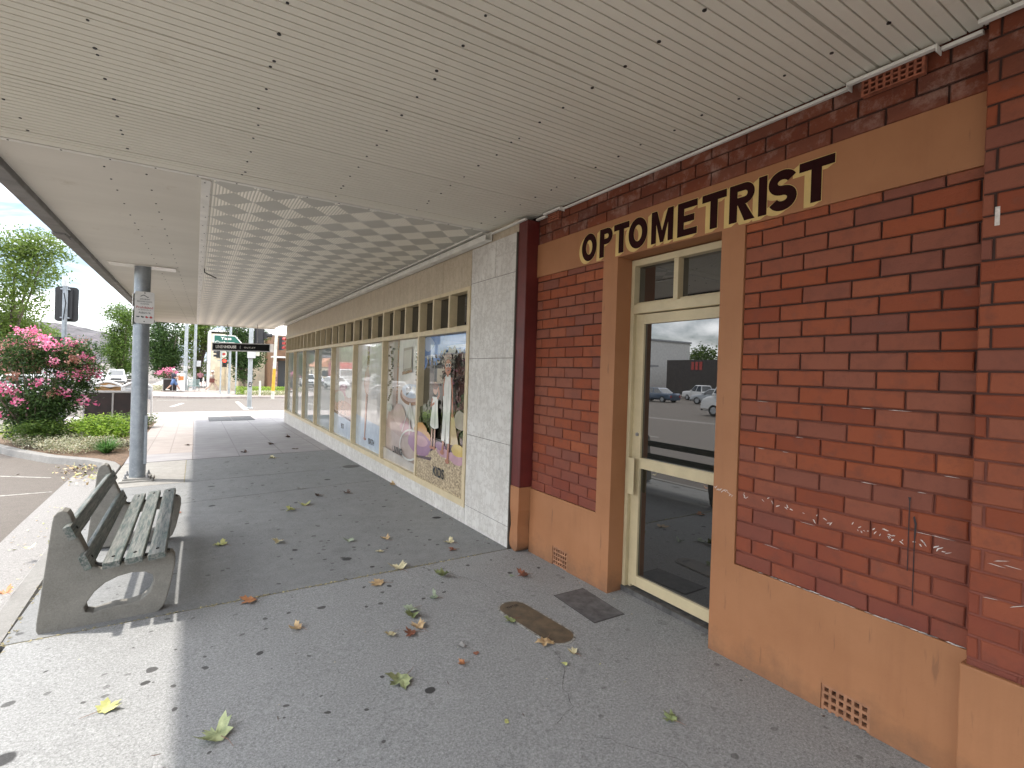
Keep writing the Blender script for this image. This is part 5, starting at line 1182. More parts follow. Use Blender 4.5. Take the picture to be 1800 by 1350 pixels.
pole(t, [(ax(-2.13), 36, -2.13 + H), (ax(-1.62), 36, -1.62 + H)], .10, m_wp, 'base'); pole(t, [(ax(-1.62), 36, -1.62 + H), (ax(-.16), 36, -.16 + H)], .098, m_ylw, 'yellow_band'); pole(t, [(ax(-.16), 36, -.16 + H), (ax(2.05), 36, 2.05 + H)], .096, m_wp)
head(t, (4.78, 36, 1.5 + H), (.8, -.6, 0), 3, .25, None, None, m_red); b = MB(); b.tube([(4.44, 36, 1.9 + H), (4.78, 36, 1.9 + H)], .03, 8); b.build('bracket', m_blk, t)
t = thing('traffic_signal', (2.2, 43.6, G(2.2, 43.6)), 'grey signal pole with lit red pedestrian lamp in front of the cream building', 'traffic light', 'traffic signals at the crossing')
pole(t, [(2.2, 43.6, G(2.2, 43.6)), (2.22, 43.6, 4.6)], .085, m_pole); head(t, (1.86, 43.5, .13 + H), (-.1, -1, 0), 2, .27, None, 0); head(t, (1.40, 43.5, .76 + H), (-1, -.2, 0), 2, .24)
b = MB(); b.prism([(.2 * math.cos(k * .785 + .39), .26 * math.sin(k * .785 + .39)) for k in range(8)], (1.80, 43.4, .80 + H), (1, 0, 0), (0, 0, 1), (0, 1, 0), .03); b.prism([(.12 * math.cos(k * .785), .11 * math.sin(k * .785)) for k in range(8)], (1.80, 43.39, .79 + H), (1, 0, 0), (0, 0, 1), (0, 1, 0), .005, 1); b.build('round_sign', [m_wp, m_red], t)
b = MB(); b.bbox(1.4, 2.2, 43.55, 43.6, .28 + H, .34 + H, .005); b.build('bracket', m_pole, t)
for k, (x, y, r_, lab) in enumerate(((-.68, 50, .15, 'left and thicker of two tall grey lamp poles across the street'), (-.03, 51, .12, 'right and thinner of two tall grey lamp poles across the street'))):
    gz = G(x, y); t = thing('lamp_pole', (x, y, gz), lab, 'lamp pole', 'tall lamp poles across the street'); b = MB(); b.tube([(x, y, gz), (x, y, gz + .6), (x, y, gz + 10)], [r_ * 1.5, r_, r_ * .7], 14); b.build('pole', m_pole, t, smooth=True, auto=40)
    b = MB(); b.tube([(x, y, gz + 9.9), (x + .9, y, gz + 10.4), (x + 1.6, y, gz + 10.45)], .05, 8); b.build('arm', m_pole, t); b = MB(); b.bbox(x + 1.4, x + 2.1, y - .15, y + .15, gz + 10.36, gz + 10.5, .03); b.build('lamp', m_pale, t)
    b = MB(); b.bbox(x + r_, x + r_ + .32, y - .2, y + .02, gz + 2.0, gz + 2.5, .01) if k else b.bbox(x - .12, x + .1, y - r_ - .1, y - r_ + .02, gz + 1.6, gz + 2.0, .01); b.build('pole_box', m_pale, t)
t = thing('lamp_pole', (-13, 52, G(-13, 52)), 'thin pole standing by the cars at the far left', 'pole'); pole(t, [(-13, 52, G(-13, 52)), (-13, 52, 1.2)], .05, m_pole)
# road direction sign
t = thing('road_sign', (2.1, 43.25, G(2.1, 43.25)), 'green arrow shaped direction sign reading Yass Canberra', 'sign'); x0, x1, z0, z1 = 1.08, 2.95, 1.18 + H, 2.22 + H; zm = (z0 + z1) / 2
b = MB(); b.prism([(x0, z0), (x1 - .45, z0), (x1, zm), (x1 - .45, z1), (x0, z1)], (0, 43.2, 0), (1, 0, 0), (0, 0, 1), (0, 1, 0), .03); b.build('border', m_white, t)
b = MB(); e = .07; b.prism([(x0 + e, z0 + e), (x1 - .48, z0 + e), (x1 - .1, zm), (x1 - .48, z1 - e), (x0 + e, z1 - e)], (0, 43.185, 0), (1, 0, 0), (0, 0, 1), (0, 1, 0), .012); b.build('panel', m_green, t)
b = MB(); b.text("Yass", (x0 + .45, 43.18, z1 - .36), (1, 0, 0), (0, 0, 1), .22, .72, 0, .03); b.text("Canberra", (x0 + .12, 43.18, z1 - .68), (1, 0, 0), (0, 0, 1), .22, 1.30, 0, .03); b.build('lettering', m_white, t)
for xx in (1.62, 2.62): pole(t, [(xx, 43.29, G(xx, 43.3)), (xx, 43.29, z1 - .1)], .05, m_pole, 'post')
# shop sign hanging from the end of the awning
A = Vector((.497, 21.5, 0)); B_ = Vector((2.27, 20.0, 0)); su = (B_ - A).normalized(); sv = Vector((0, 0, 1)); sw = su.cross(sv); L_ = (B_ - A).length
t = thing('hanging_sign', (1.38, 20.75, .65 + H), 'long black LINENHOUSE outlet sign hanging under the far end of the awning', 'sign'); O = A + Vector((0, 0, .505 + H)); hh = .30
b = MB(); b.obox(O + su * (L_ / 2) + sv * (hh / 2) - sw * .11, (su, sw, sv), (L_ / 2, .10, hh / 2)); b.build('box', M('beige sign casing', (.50, .47, .42), .5, .1, 4), t)
b = MB(); b.prism([(.035, .035), (L_ - .035, .035), (L_ - .035, hh - .035), (.035, hh - .035)], O - sw * .008, su, sv, sw, .002); b.build('face', M('black sign face', (.008, .008, .008), .7, spec=.1), t)
b = MB(); 
for p in (((0, 0), (L_, 0), (L_, .034), (0, .034)), ((0, hh - .034), (L_, hh - .034), (L_, hh), (0, hh)), ((0, .035), (.034, .035), (.034, hh - .035), (0, hh - .035)), ((L_ - .034, .035), (L_, .035), (L_, hh - .035), (L_ - .034, hh - .035))): b.prism(list(p), O - sw * .0095, su, sv, sw, .006)
b.build('border', m_alu, t)
b = MB(); w1 = b.text("LINEN", O + su * .16 + sv * .10 - sw * .005, su, sv, .105, .36, 0, 0); b.text("HOUSE", O + su * .54 + sv * .10 - sw * .005, su, sv, .105, .44, 0, .03); b.text("OUTLET", O + su * 1.30 + sv * .115 - sw * .005, su, sv, .05, .44, 0, .0, 1.3); b.flat([(1.13, .09), (1.138, .09), (1.138, .21), (1.13, .21)], O - sw * .005, su, sv); b.build('lettering', m_white, t)
b = MB()
for s in (.55, 1.75): q = O + su * s + sv * hh - sw * .1; b.tube([tuple(q), (q.x - .02, q.y, CZ(q.x))], .010, 8)
b.build('hanger', m_gutt, t)
# cabinet, bench and bollard across the street
t = thing('utility_cabinet', (-1.0, 48.2, G(-1, 48.2)), 'white cabinet with orange notice across the street', 'cabinet'); gz = G(-1, 48.2); x0 = -1.22
b = MB(); b.bbox(x0, x0 + .56, 48.0, 48.4, gz, gz + 1.42, .02); b.build('body', m_wframe, t); b = MB(); b.bbox(x0 + .1, x0 + .46, 47.985, 47.998, gz + .88, gz + 1.2, .002); b.build('notice', M('orange notice', (.62, .22, .06), .5, .2, 6), t)
t = thing('street_bench', (-.0, 49, G(0, 49)), 'grey green metal bench by the tall lamp poles across the street', 'bench'); gz = G(0, 49); b = MB(); m_gg = M('grey green paint', (.22, .30, .28), .5)
for k in range(5): b.bbox(-.45, .35, 48.95, 48.99, gz + .42 + k * .11, gz + .49 + k * .11, .004); b.bbox(-.45, .35, 48.45 + k * .09, 48.52 + k * .09, gz + .38, gz + .41, .004)
b.build('slats', m_gg, t)
for xx in (-.44, .30): b = MB(); b.tube([(xx, 48.5, gz), (xx, 48.5, gz + .38), (xx, 48.95, gz + .38), (xx, 49.02, gz + .95)], .025, 8); b.tube([(xx, 48.95, gz), (xx, 48.95, gz + .38)], .025, 8); b.build('end_frame', m_gg, t)
t = thing('bollard', (3.95, 38.9, G(3.95, 39)), 'thin white marker post beside the yellow pole', 'bollard'); pole(t, [(3.97, 40.2, G(3.97, 40.2)), (3.97, 40.2, 0.6)], .07, m_wp)
# ------------------------------------------------------------------ buildings across the streets
m_bcream = M('cream wall', (.72, .63, .47), .7, .1, 2, .1, 30); m_bwhite = M('white trim', (.70, .69, .66), .6, .08, 3); m_bbrown = M('brown fascia', (.17, .085, .04), .6, .2, 3); m_bdark = M('dark building', (.055, .048, .044), .7, .2, 2); m_broof = M('orange roof tiles', (.42, .19, .10), .8, .2, 4); m_bgrey = M('grey metal roof', (.33, .34, .35), .5, .1, 2)
m_win, n, gb = new_mat('distant window'); gb.inputs['Base Color'].default_value = (.03, .035, .04, 1); gb.inputs['Roughness'].default_value = .08
def sheet(b, x0, x1, y0, y1, z0, z1, mi=0): b.box(x0, x1, y0, y1, z0, z1, mi)
gz = -.62
t = thing('corner_building', (5, 55, gz), 'cream walled building with sloping white trim across the street', 'building')
b = MB(); b.box(1.15, 2.35, 52.0, 62, gz, 2.75 + H); b.box(2.36, 3.35, 51.6, 62, gz, .2 + H); b.box(3.36, 12, 53.0, 62, gz, 2.75 + H); b.build('wall', m_bcream, t)
b = MB(); b.box(1.0, 1.14, 51.9, 62, gz, 2.9 + H); b.prism([(0, 0), (1.25, -.9), (1.25, -1.05), (0, -.15)], (2.3, 51.5, .55 + H), (1, 0, 0), (0, 0, 1), (0, 1, 0), .08); b.box(1.0, 12, 51.85, 62, 2.91 + H, 3.05 + H); b.build('trim', m_bwhite, t)
b = MB(); b.box(1.5, 2.25, 51.96, 51.99, .5 + H, 2.2 + H); b.box(1.5, 2.25, 51.96, 51.99, -1.9 + H, -.2 + H); b.build('wall_panel', M('beige wall panel', (.66, .55, .37), .7, .1, 3), t)
t = thing('brown_shopfront', (8, 48.5, gz), 'low brown fronted shop at the right edge of the crossing', 'shop')
b = MB(); b.box(5.6, 16, 47.0, 56, gz, 2.6 + H); b.build('wall', m_bbrown, t); b = MB(); b.box(5.4, 16, 46.0, 46.97, .72 + H, .85 + H); b.build('awning', m_bwhite, t)
b = MB(); b.box(6.0, 8, 46.94, 46.98, gz + .3, .5 + H); b.box(8.2, 11, 46.94, 46.98, gz + .3, .5 + H); b.build('window', m_win, t)
b = MB(); b.box(5.55, 5.95, 46.93, 46.98, gz + .2, .4 + H); b.build('poster_panel', M('pinkish poster panel', (.36, .24, .22), .5, .5, 6), t)
def house(label, x0, x1, y0, y1, h, wall, roof, rh=2.0, gz=-1.0, name='house'):
    t = thing(name, ((x0 + x1) / 2, (y0 + y1) / 2, gz), label, 'house' if name == 'house' else 'building')
    b = MB(); b.box(x0, x1, y0, y1, gz, gz + h); b.build('wall', wall, t); xm = (x0 + x1) / 2; e = .4; b = MB()
    if rh > 0: b.add([(x0 - e, y0 - e, gz + h), (x1 + e, y0 - e, gz + h), (x1 + e, y1 + e, gz + h), (x0 - e, y1 + e, gz + h), (xm, y0 + 1, gz + h + rh), (xm, y1 - 1, gz + h + rh)], [(0, 1, 4), (1, 2, 5, 4), (2, 3, 5), (3, 0, 4, 5), (0, 3, 2, 1)])
    else: b.box(x0 - .2, x1 + .2, y0 - .2, y1 + .2, gz + h, gz + h + .25)
    b.build('roof', roof, t)
    for k in range(3):
        b = MB(); ya = y0 + (y1 - y0) * (k + .3) / 3; b.box(x1 + .003, x1 + .03, ya, ya + 1.5, gz + 1.0, gz + 2.2); b.build('window', m_win, t)
    b = MB(); b.box(x0 + 1, x0 + 2.6, y0 - .03, y0 - .003, gz + 1.0, gz + 2.2); b.box(x1 - 2.6, x1 - 1, y0 - .03, y0 - .003, gz + 1.0, gz + 2.2); b.build('front_window', m_win, t)
    return t
house('house with orange tiled roof beyond the parked cars', -23.0, -16.5, 112, 124, 3.0, m_bcream, m_broof, 2.0, -1.1)
house('grey roofed pale house far down the main street', -36, -27, 118, 132, 3.4, m_bwhite, m_bgrey, 2.0, -1.1)
# the far side of the main street, mostly seen as reflections in the glass
t = thing('dark_restaurant', (-55, 30, 0), 'dark low building with red striped panel, reflected in the door glass', 'building'); gz = G(-55, 20)
b = MB(); b.box(-62, -49, 14, 47, gz, gz + 4.6); b.build('wall', m_bdark, t); b = MB()
for k in range(3): b.box(-48.99, -48.93, 41.3 + k * .62, 41.7 + k * .62, gz + 3.3, gz + 4.35)
b.build('red_stripe', m_red, t); b = MB(); b.box(-48.98, -48.94, 16, 36, gz + .6, gz + 2.6); b.build('window', m_win, t)
t = house('white building with long grey canopy, reflected in the door glass', -60, -46.5, 52, 66, 7.8, m_bwhite, m_bgrey, 0, -.5, 'white_building'); b = MB(); b.box(-46.2, -43.6, 46, 66, 3.2, 3.45); b.build('canopy', m_bgrey, t)
house('cream building further along the opposite side of the main street', -50, -38, 74, 100, 6, m_bcream, m_bgrey, 0, -.8, 'cream_building')
tree('tree', 'round tree behind the dark building on the opposite side', -64, 52, 8, 2, 14, 3.4, .8, 2500, .3, m_lf_md, 19, .2, TG)
# ------------------------------------------------------------------ vehicles
def paint(name, c, metal=0.0): 
    m, n, b = new_mat(name); b.inputs['Base Color'].default_value = L4(c); b.inputs['Roughness'].default_value = .3; b.inputs['Metallic'].default_value = metal; b.inputs['Coat Weight'].default_value = .8; b.inputs['Coat Roughness'].default_value = .05; return m
m_cw = paint('white car paint', (.68, .68, .67)); m_cs = paint('silver car paint', (.42, .44, .46), .5); m_cb = paint('blue grey car paint', (.06, .09, .14), .3); m_cg = paint('grey car paint', (.09, .095, .10), .3); m_cr = paint('red truck paint', (.50, .02, .02))
m_tyre = M('tyre rubber', (.02, .02, .02), .85); m_rim = m_cs; m_cgl, n, gb = new_mat('car glass'); gb.inputs['Base Color'].default_value = (.02, .025, .03, 1); gb.inputs['Roughness'].default_value = .04; gb.inputs['IOR'].default_value = 1.8
m_hl = M('headlamp', (.65, .66, .68), .15); m_tl = M('tail lamp', (.40, .02, .02), .25); m_blkp = M('black plastic', (.02, .02, .022), .5)
CARS = {'suv': (4.6, 1.86, 1.72, .95, (-1.95, 1.0), (-1.75, .35), [(-2.3, .92), (-2.2, 1.02), (.9, 1.05), (1.6, 1.03), (2.15, .96), (2.3, .78)]),
        'sedan': (4.7, 1.8, 1.45, .88, (-1.45, 1.05), (-.75, .35), [(-2.35, .78), (-2.2, .95), (-1.2, .96), (1.0, .94), (1.9, .84), (2.25, .74), (2.35, .58)]),
        'hatch': (4.2, 1.76, 1.5, .9, (-1.95, 1.0), (-1.5, .25), [(-2.1, .86), (-2.0, .96), (.9, .95), (1.6, .86), (2.0, .74), (2.1, .56)]),
        'ute': (5.2, 1.86, 1.78, 1.0, (-.55, 1.25), (-.35, .6), [(-2.6, 1.02), (-2.55, 1.08), (1.2, 1.08), (1.9, 1.06), (2.45, .98), (2.6, .78)]),
        'van': (5.3, 1.95, 2.45, 1.15, (-2.6, 1.9), (-2.55, 1.25), [(-2.65, 1.15), (-2.6, 1.2), (1.7, 1.2), (2.2, 1.12), (2.55, .98), (2.65, .75)])}
def car(kind, m, label, x, y, rz, gz=None, grp='cars on the streets'):
    L, Wd, Ht, belt, cb, ct, prof = CARS[kind]; gz = G(x, y) - .135 if gz is None else gz; w = Wd / 2
    t = thing({'van': 'white_van', 'ute': 'pickup_truck'}.get(kind, 'parked_car'), (0, 0, 0), label, 'van' if kind == 'van' else 'car', grp)
    b = MB(); rings = []
    for xx, zt in prof: k = .86 if abs(xx) > L / 2 - .12 else 1; rings.append([(xx, yy * k, zz) for yy, zz in ((-w * .86, .26), (w * .86, .26), (w, .42), (w, zt - .28), (w * .95, zt - .06), (w * .86, zt), (-w * .86, zt), (-w * .95, zt - .06), (-w, zt - .28), (-w, .42))])
    b.loft(rings)
    zb_ = belt + .02; zr = Ht; wr = w * .74; wb = w * .9
    cab = [[(cb[0], -wb, zb_), (cb[1], -wb, zb_), (cb[1], wb, zb_), (cb[0], wb, zb_)], [(ct[0] + .0, -wr, zr - .05), (ct[1], -wr, zr - .05), (ct[1], wr, zr - .05), (ct[0], wr, zr - .05)], [(ct[0] + .15, -wr * .9, zr), (ct[1] - .2, -wr * .9, zr), (ct[1] - .2, wr * .9, zr), (ct[0] + .15, wr * .9, zr)]]
    b.loft(cab)
    if kind == 'ute': b.box(-2.5, -.7, -w * .8, w * .8, 1.081, 1.10)
    b.build('body', m, t, smooth=True, auto=28)
    def glassq(a, b_, c, d, nm, off):
        q = MB(); a, b_, c, d = [Vector(v) for v in (a, b_, c, d)]; nn = Vector(off) * .012; ctr = (a + b_ + c + d) / 4; vs = [ctr + (v - ctr) * .86 + nn for v in (a, b_, c, d)]; q.add(vs, [(0, 1, 2, 3)]); q.build(nm, m_cgl, t)
    B0, B1, B2, B3 = cab[0]; T0, T1, T2, T3 = cab[1]
    glassq(B1, B2, T2, T1, 'windscreen', (1, 0, .6)); glassq(B3, B0, T0, T3, 'rear_window', (-1, 0, .3))
    for sgn, (p0, p1, q1, q0) in ((-1, (B0, B1, T1, T0)), (1, (B2, B3, T3, T2))):
        if kind == 'van': 
            f0, f1 = (.72, 1.0); lerp = lambda a, c, f: tuple(Vector(a) + (Vector(c) - Vector(a)) * f)
            if sgn < 0: glassq(lerp(p0, p1, .74), p1, q1, lerp(q0, q1, .74), 'side_window', (0, -1, .2))
            else: glassq(p0, lerp(p0, p1, .26), lerp(q0, q1, .26), q0, 'side_window', (0, 1, .2)) if False else glassq(p0, lerp(p0, p1, .26), lerp(q0, q1, .26) if False else lerp(q0, q1, .26), q0, 'side_window', (0, 1, .2))
        else:
            lerp = lambda a, c, f: tuple(Vector(a) + (Vector(c) - Vector(a)) * f)
            glassq(p0, lerp(p0, p1, .5), lerp(q0, q1, .5), q0, 'side_window', (0, sgn, .2)); glassq(lerp(p0, p1, .5), p1, q1, lerp(q0, q1, .5), 'side_window', (0, sgn, .2))
    for sx_ in (-1, 1):
        for s in (-1, 1):
            c0 = Vector((sx_ * L * .31, s * (w - .02), .33)); b = MB(); b.tube([c0 - Vector((0, s * .18, 0)), c0 + Vector((0, s * .02, 0))], .33, 18); wh = b.build('wheel', m_tyre, t, smooth=True, auto=40); b = MB(); b.tube([c0 + Vector((0, s * .02, 0)), c0 + Vector((0, s * .03, 0))], .21, 12); b.build('rim', m_rim, wh)
    for s in (-1, 1):
        b = MB(); zt = prof[-2][1]; b.bbox(L / 2 - .22, L / 2 - .02, min(s * w * .52, s * w * .84), max(s * w * .52, s * w * .84), zt - .26, zt - .12, .02); b.build('headlight', m_hl, t)
        b = MB(); b.bbox(-L / 2 - .01, -L / 2 + .1, min(s * w * .6, s * w * .82), max(s * w * .6, s * w * .82), prof[0][1] - .25, prof[0][1] - .05, .02); b.build('tail_light', m_tl, t)
        b = MB(); xm = cb[1] - .35; b.bbox(xm - .1, xm + .08, min(s * w * .98, s * (w + .2)), max(s * w * .98, s * (w + .2)), zb_ + .02, zb_ + .18, .03); b.build('mirror', m, t)
    b = MB(); b.bbox(L / 2 - .10, L / 2 + .012, -w * .5, w * .5, prof[-1][1] - .22, prof[-1][1] - .02, .02); b.build('grille', m_blkp, t); b = MB(); b.bbox(L / 2 - .14, L / 2 + .02, -w * .82, w * .82, .28, .44, .03); b.build('bumper', m_blkp, t)
    b = MB(); b.bbox(L / 2 + .0215, L / 2 + .028, -.2, .2, .45, .56, .003); b.build('number_plate', m_white, t)
    t.location = (x, y, gz); t.rotation_euler = (0, 0, rz); return t
car('suv', m_cw, 'white car facing the camera beyond the arched boards, left of the awning post', -7.55, 72, R(-84), -.945)
car('van', m_cw, 'white van far behind, just left of the awning post', -8.0, 92, R(-90), -1.05)
car('sedan', m_cs, 'pale silver car half hidden beside the pink blossom', -10.6, 82, R(-88), -.99)
car('hatch', m_cw, 'small white car seen through the right side of the pink shrub', -9.0, 62, R(-100), -.83)
car('suv', m_cg, 'dark grey car at the far left edge behind the pink shrub', -11.2, 50, R(-95), -.69)
car('sedan', m_cw, 'white car seen low through the left side of the pink shrub', -8.6, 40, R(-92), -.69)
car('sedan', m_cb, 'blue grey sedan parked on the opposite side, reflected in the door', -34.2, 35.5, R(90)); car('hatch', m_cs, 'silver hatchback parked on the opposite side, reflected in the door', -35, 29.3, R(80)); car('ute', m_cw, 'white pickup parked before the dark building, reflected in the door', -43, 36.5, R(100)); car('van', m_cw, 'white minibus in the far lane, reflected in the door', -21, 17.0, R(90))
# red truck
gz = -1.0; t = thing('red_truck', (0, 0, 0), 'red box truck with white cab seen in the shop window reflections', 'truck'); b = MB(); b.bbox(-3.6, 1.6, -1.2, 1.2, 1.05, 3.6, .05); b.build('box_body', m_cr, t)
b = MB(); b.loft([[(1.7, -1.1, .6), (3.3, -1.1, .6), (3.3, 1.1, .6), (1.7, 1.1, .6)], [(1.7, -1.1, 1.6), (3.35, -1.1, 1.6), (3.35, 1.1, 1.6), (1.7, 1.1, 1.6)], [(1.7, -1.0, 2.6), (2.9, -1.0, 2.6), (2.9, 1.0, 2.6), (1.7, 1.0, 2.6)]]); b.build('cab', m_cw, t); b = MB(); b.add([(3.36, -.95, 1.65), (3.36, .95, 1.65), (2.99, .88, 2.45), (2.99, -.88, 2.45)], [(0, 1, 2, 3)]); b.build('windscreen', m_cgl, t); b = MB(); b.box(-3.5, 3.0, -.5, .5, .6, 1.0); b.build('chassis', m_blkp, t)
for sx_ in (-2.3, 2.4):
    for s in (-1, 1): b = MB(); b.tube([(sx_, s * 1.1, .48), (sx_, s * .8, .48)], .48, 16); b.build('wheel', m_tyre, t)
t.location = (-13.6, 79, gz); t.rotation_euler = (0, 0, R(-90))

# ------------------------------------------------------------------ people
m_skin = M('skin', (.42, .24, .17), .5, .08, 8); 
def skinned(joints, edges, name, m, parent):
    me = bpy.data.meshes.new('t'); me.from_pydata([j[0] for j in joints], edges, []); o = bpy.data.objects.new('t', me); C.objects.link(o)
    md = o.modifiers.new('s', 'SKIN'); o.modifiers.new('u', 'SUBSURF').levels = 2
    for i, j in enumerate(joints):
        r_ = j[1]; me.skin_vertices[0].data[i].radius = r_ if isinstance(r_, tuple) else (r_, r_)
        me.skin_vertices[0].data[i].use_root = (i == 0)
    bpy.context.view_layer.update(); mm = bpy.data.meshes.new_from_object(o.evaluated_get(bpy.context.evaluated_depsgraph_get()))
    mm.name = name; mm.materials.clear(); mm.materials.append(m); mm.polygons.foreach_set('use_smooth', [True] * len(mm.polygons)); bpy.data.objects.remove(o); bpy.data.meshes.remove(me)
    q = bpy.data.objects.new(name, mm); C.objects.link(q); q.parent = parent; return q
def person(label, x, y, rz, h, top, bottom, hat, stride=.3, arms=(.2, -.2), elbow=(.5, .5), long_leg=False, sleeve=True):
    """walking figure facing +X before rotation; arms and elbow are swing angles"""
    t = thing('person', (0, 0, 0), label, 'person', 'pedestrians'); k = h / 1.75; Z = lambda v: v * k
    hip = .92; J = []; E_ = []
    def j(p, r_): J.append(((p[0] * k, p[1] * k, p[2] * k), r_ if isinstance(r_, tuple) else r_ * k)); return len(J) - 1
    pel = j((0, 0, .95), .13); ab = j((0, 0, 1.1), .125); ch = j((.01, 0, 1.3), .145); nk0 = j((0, 0, 1.45), .07); nk = j((.01, 0, 1.53), .055); hd = j((.025, 0, 1.62), .09); hd2 = j((.02, 0, 1.70), .085)
    E_ += [(pel, ab), (ab, ch), (ch, nk0), (nk0, nk), (nk, hd), (hd, hd2)]; nose = j((.125, 0, 1.625), .018); E_.append((hd, nose))
    legs = []; A_ = []
    for s, sw_ in ((1, stride), (-1, -stride)):
        hp = (0, s * .09, .90); kn = (math.sin(sw_) * .44 + (.03 if sw_ > 0 else .06), s * .09, .90 - .43 * math.cos(sw_)); an_a = sw_ * (1.0 if sw_ > 0 else 1.35); an = (kn[0] + math.sin(an_a) * .42 - (0 if sw_ > 0 else .04), s * .09, max(.08 if sw_ > 0 else .12, kn[2] - .41 * math.cos(an_a))); toe = (an[0] + .17, s * .10, max(.035, an[2] - .05)); 
        ids = [j(hp, .10), j(kn, .062), j(an, .042), j(toe, .035)]; E_.append((pel, ids[0])); E_ += list(zip(ids, ids[1:])); legs.append((hp, kn, an, toe))
        sh = (0, s * .19, 1.40); aa = arms[0 if s > 0 else 1]; el = (math.sin(aa) * .29, s * .235, 1.40 - .29 * math.cos(aa)); eb = aa + elbow[0 if s > 0 else 1]; wr = (el[0] + math.sin(eb) * .25, s * .215, el[2] - .25 * math.cos(eb)); ha = (wr[0] + math.sin(eb) * .09, s * .21, wr[2] - .09 * math.cos(eb))
        ids = [j(sh, .065), j(el, .045), j(wr, .032), j(ha, .036)]; E_.append((ch, ids[0])); E_ += list(zip(ids, ids[1:])); A_.append((sh, el, wr))
    skinned(J, E_, 'body', m_skin, t)
    def ringz(cx, cy, z, rx_, ry_, n_=14): return [((cx + rx_ * math.cos(a)) * k, (cy + ry_ * math.sin(a)) * k, z * k) for a in [6.283 * i / n_ for i in range(n_)]]
    b = MB(); b.loft([ringz(0, 0, .90, .145, .185), ringz(0, 0, 1.0, .14, .175), ringz(0, 0, 1.12, .135, .17), ringz(.01, 0, 1.28, .16, .20), ringz(0, 0, 1.40, .13, .215), ringz(0, 0, 1.46, .085, .13), ringz(0, 0, 1.49, .065, .07)])
    if sleeve:
        for sh, el, wr in A_: s2 = Vector(sh); e2 = Vector(el); b.tube([tuple((s2 + Vector((0, 0, .02))) * k), tuple((s2 + (e2 - s2) * .5) * k), tuple((s2 + (e2 - s2) * .85) * k)], [.085 * k, .078 * k, .075 * k], 10)
    b.build('shirt', top, t, smooth=True)
    b = MB(); b.loft([ringz(0, 0, .84, .13, .18), ringz(0, 0, .93, .150, .19), ringz(0, 0, 1.02, .135, .172)])
    for hp, kn, an, toe in legs:
        a, c_, e = Vector(hp), Vector(kn), Vector(an); pts = [a + Vector((0, 0, .02)), a + (c_ - a) * .5, c_] + ([c_ + (e - c_) * .5, e] if long_leg else []); b.tube([tuple(p * k) for p in pts], [.112 * k, .10 * k, .092 * k, .08 * k, .07 * k][:len(pts)], 12)
    b.build('trousers', bottom, t, smooth=True)
    b = MB(); b.blob((0 * k, 0, 1.70 * k), (.112 * k, .095 * k, .085 * k), 12, 6); b.build('hair', M('hair', (.10, .07, .05), .7), t, smooth=True)
    if hat is not None:
        b = MB(); b.loft([ringz(.01, 0, 1.70, .118, .104), ringz(.01, 0, 1.76, .112, .098), ringz(.01, 0, 1.81, .06, .055)]); b.loft([ringz(.05, 0, 1.695, .17, .13), ringz(.04, 0, 1.712, .15, .125)]); b.build('hat', hat, t, smooth=True)
    b = MB()
    for hp, kn, an, toe in legs: a, c_ = Vector(an), Vector(toe); b.tube([tuple((a + Vector((-.05, 0, -.045))) * k), tuple((a + Vector((.05, 0, -.035))) * k), tuple((c_ + Vector((.03, 0, -.005))) * k)], [.045 * k, .052 * k, .032 * k], 8)
    b.build('shoes', m_white, t, smooth=True)
    t.location = (x, y, G(x, y)); t.rotation_euler = (0, 0, rz); return t
m_navy = M('navy vest', (.025, .03, .05), .8, .2, 8); m_blue = M('blue shorts', (.10, .17, .34), .8, .15, 8); m_pkw = M('pale shirt', (.62, .52, .44), .8, .1, 8); m_tan = M('pale tan trousers', (.55, .42, .34), .8, .1, 8); m_lb = M('light blue shirt', (.32, .46, .62), .8, .1, 8); m_blk2 = M('black cloth', (.02, .02, .025), .8, .2, 8); m_pk2 = M('pink top', (.55, .25, .28), .8, .1, 8); m_cap = M('white cap', (.70, .68, .64), .7, .05, 8); m_bag = M('brown leather bag', (.16, .045, .03), .5, .2, 8)
person('man in white cap, navy vest and blue shorts striding past the planter', -1.42, 47.6, R(8), 1.74, m_navy, m_blue, m_cap, .5, (.5, .1), (1.5, 1.3))
wx, wy = 1.17, 46.6
person('person in pale clothes and sun hat striding past the cream building with a brown bag', wx, wy, R(-8), 1.66, m_pkw, m_tan, m_cap, .5, (.15, -.2), (.9, .3), True)
t = thing('shoulder_bag', (wx, wy - .22, G(wx, wy) + .8), 'brown leather shoulder bag carried by the person in the sun hat', 'bag'); gz = G(wx, wy); b = MB(); b.bbox(wx - .2, wx + .16, wy - .34, wy - .22, gz + .76, gz + 1.1, .03); b.build('body', m_bag, t); b = MB(); b.tube([(wx - .16, wy - .28, gz + 1.09), (wx - .04, wy - .20, gz + 1.42), (wx + .12, wy - .28, gz + 1.09)], .015, 6); b.build('strap', m_bag, t)
person('pedestrian in pink top and black shorts further down the side pavement', .45, 60, R(95), 1.66, m_pk2, m_blk2, None, .35)
person('pedestrian in light blue shirt further down the side pavement', 1.05, 64, R(95), 1.74, m_lb, m_blk2, None, .3)

# ------------------------------------------------------------------ overhead wires
m_wire = M('black wire', (.03, .03, .03), .6)
for k, (a, c_, lab) in enumerate((((-60, 70, 9.5), (12, 95, 11.5), 'upper overhead wire crossing the sky'), ((-60, 60, 5.8), (12, 70, 9.0), 'lower overhead wire crossing the sky'))):
    a, c_ = Vector(a), Vector(c_); t = thing('overhead_wire', tuple(a), lab, 'wire', 'overhead wires'); b = MB(); b.tube([tuple(a + (c_ - a) * i / 16 - Vector((0, 0, 1.2 * (1 - (i / 8 - 1) ** 2)))) for i in range(17)], .022, 5); b.build('cable', m_wire, t)

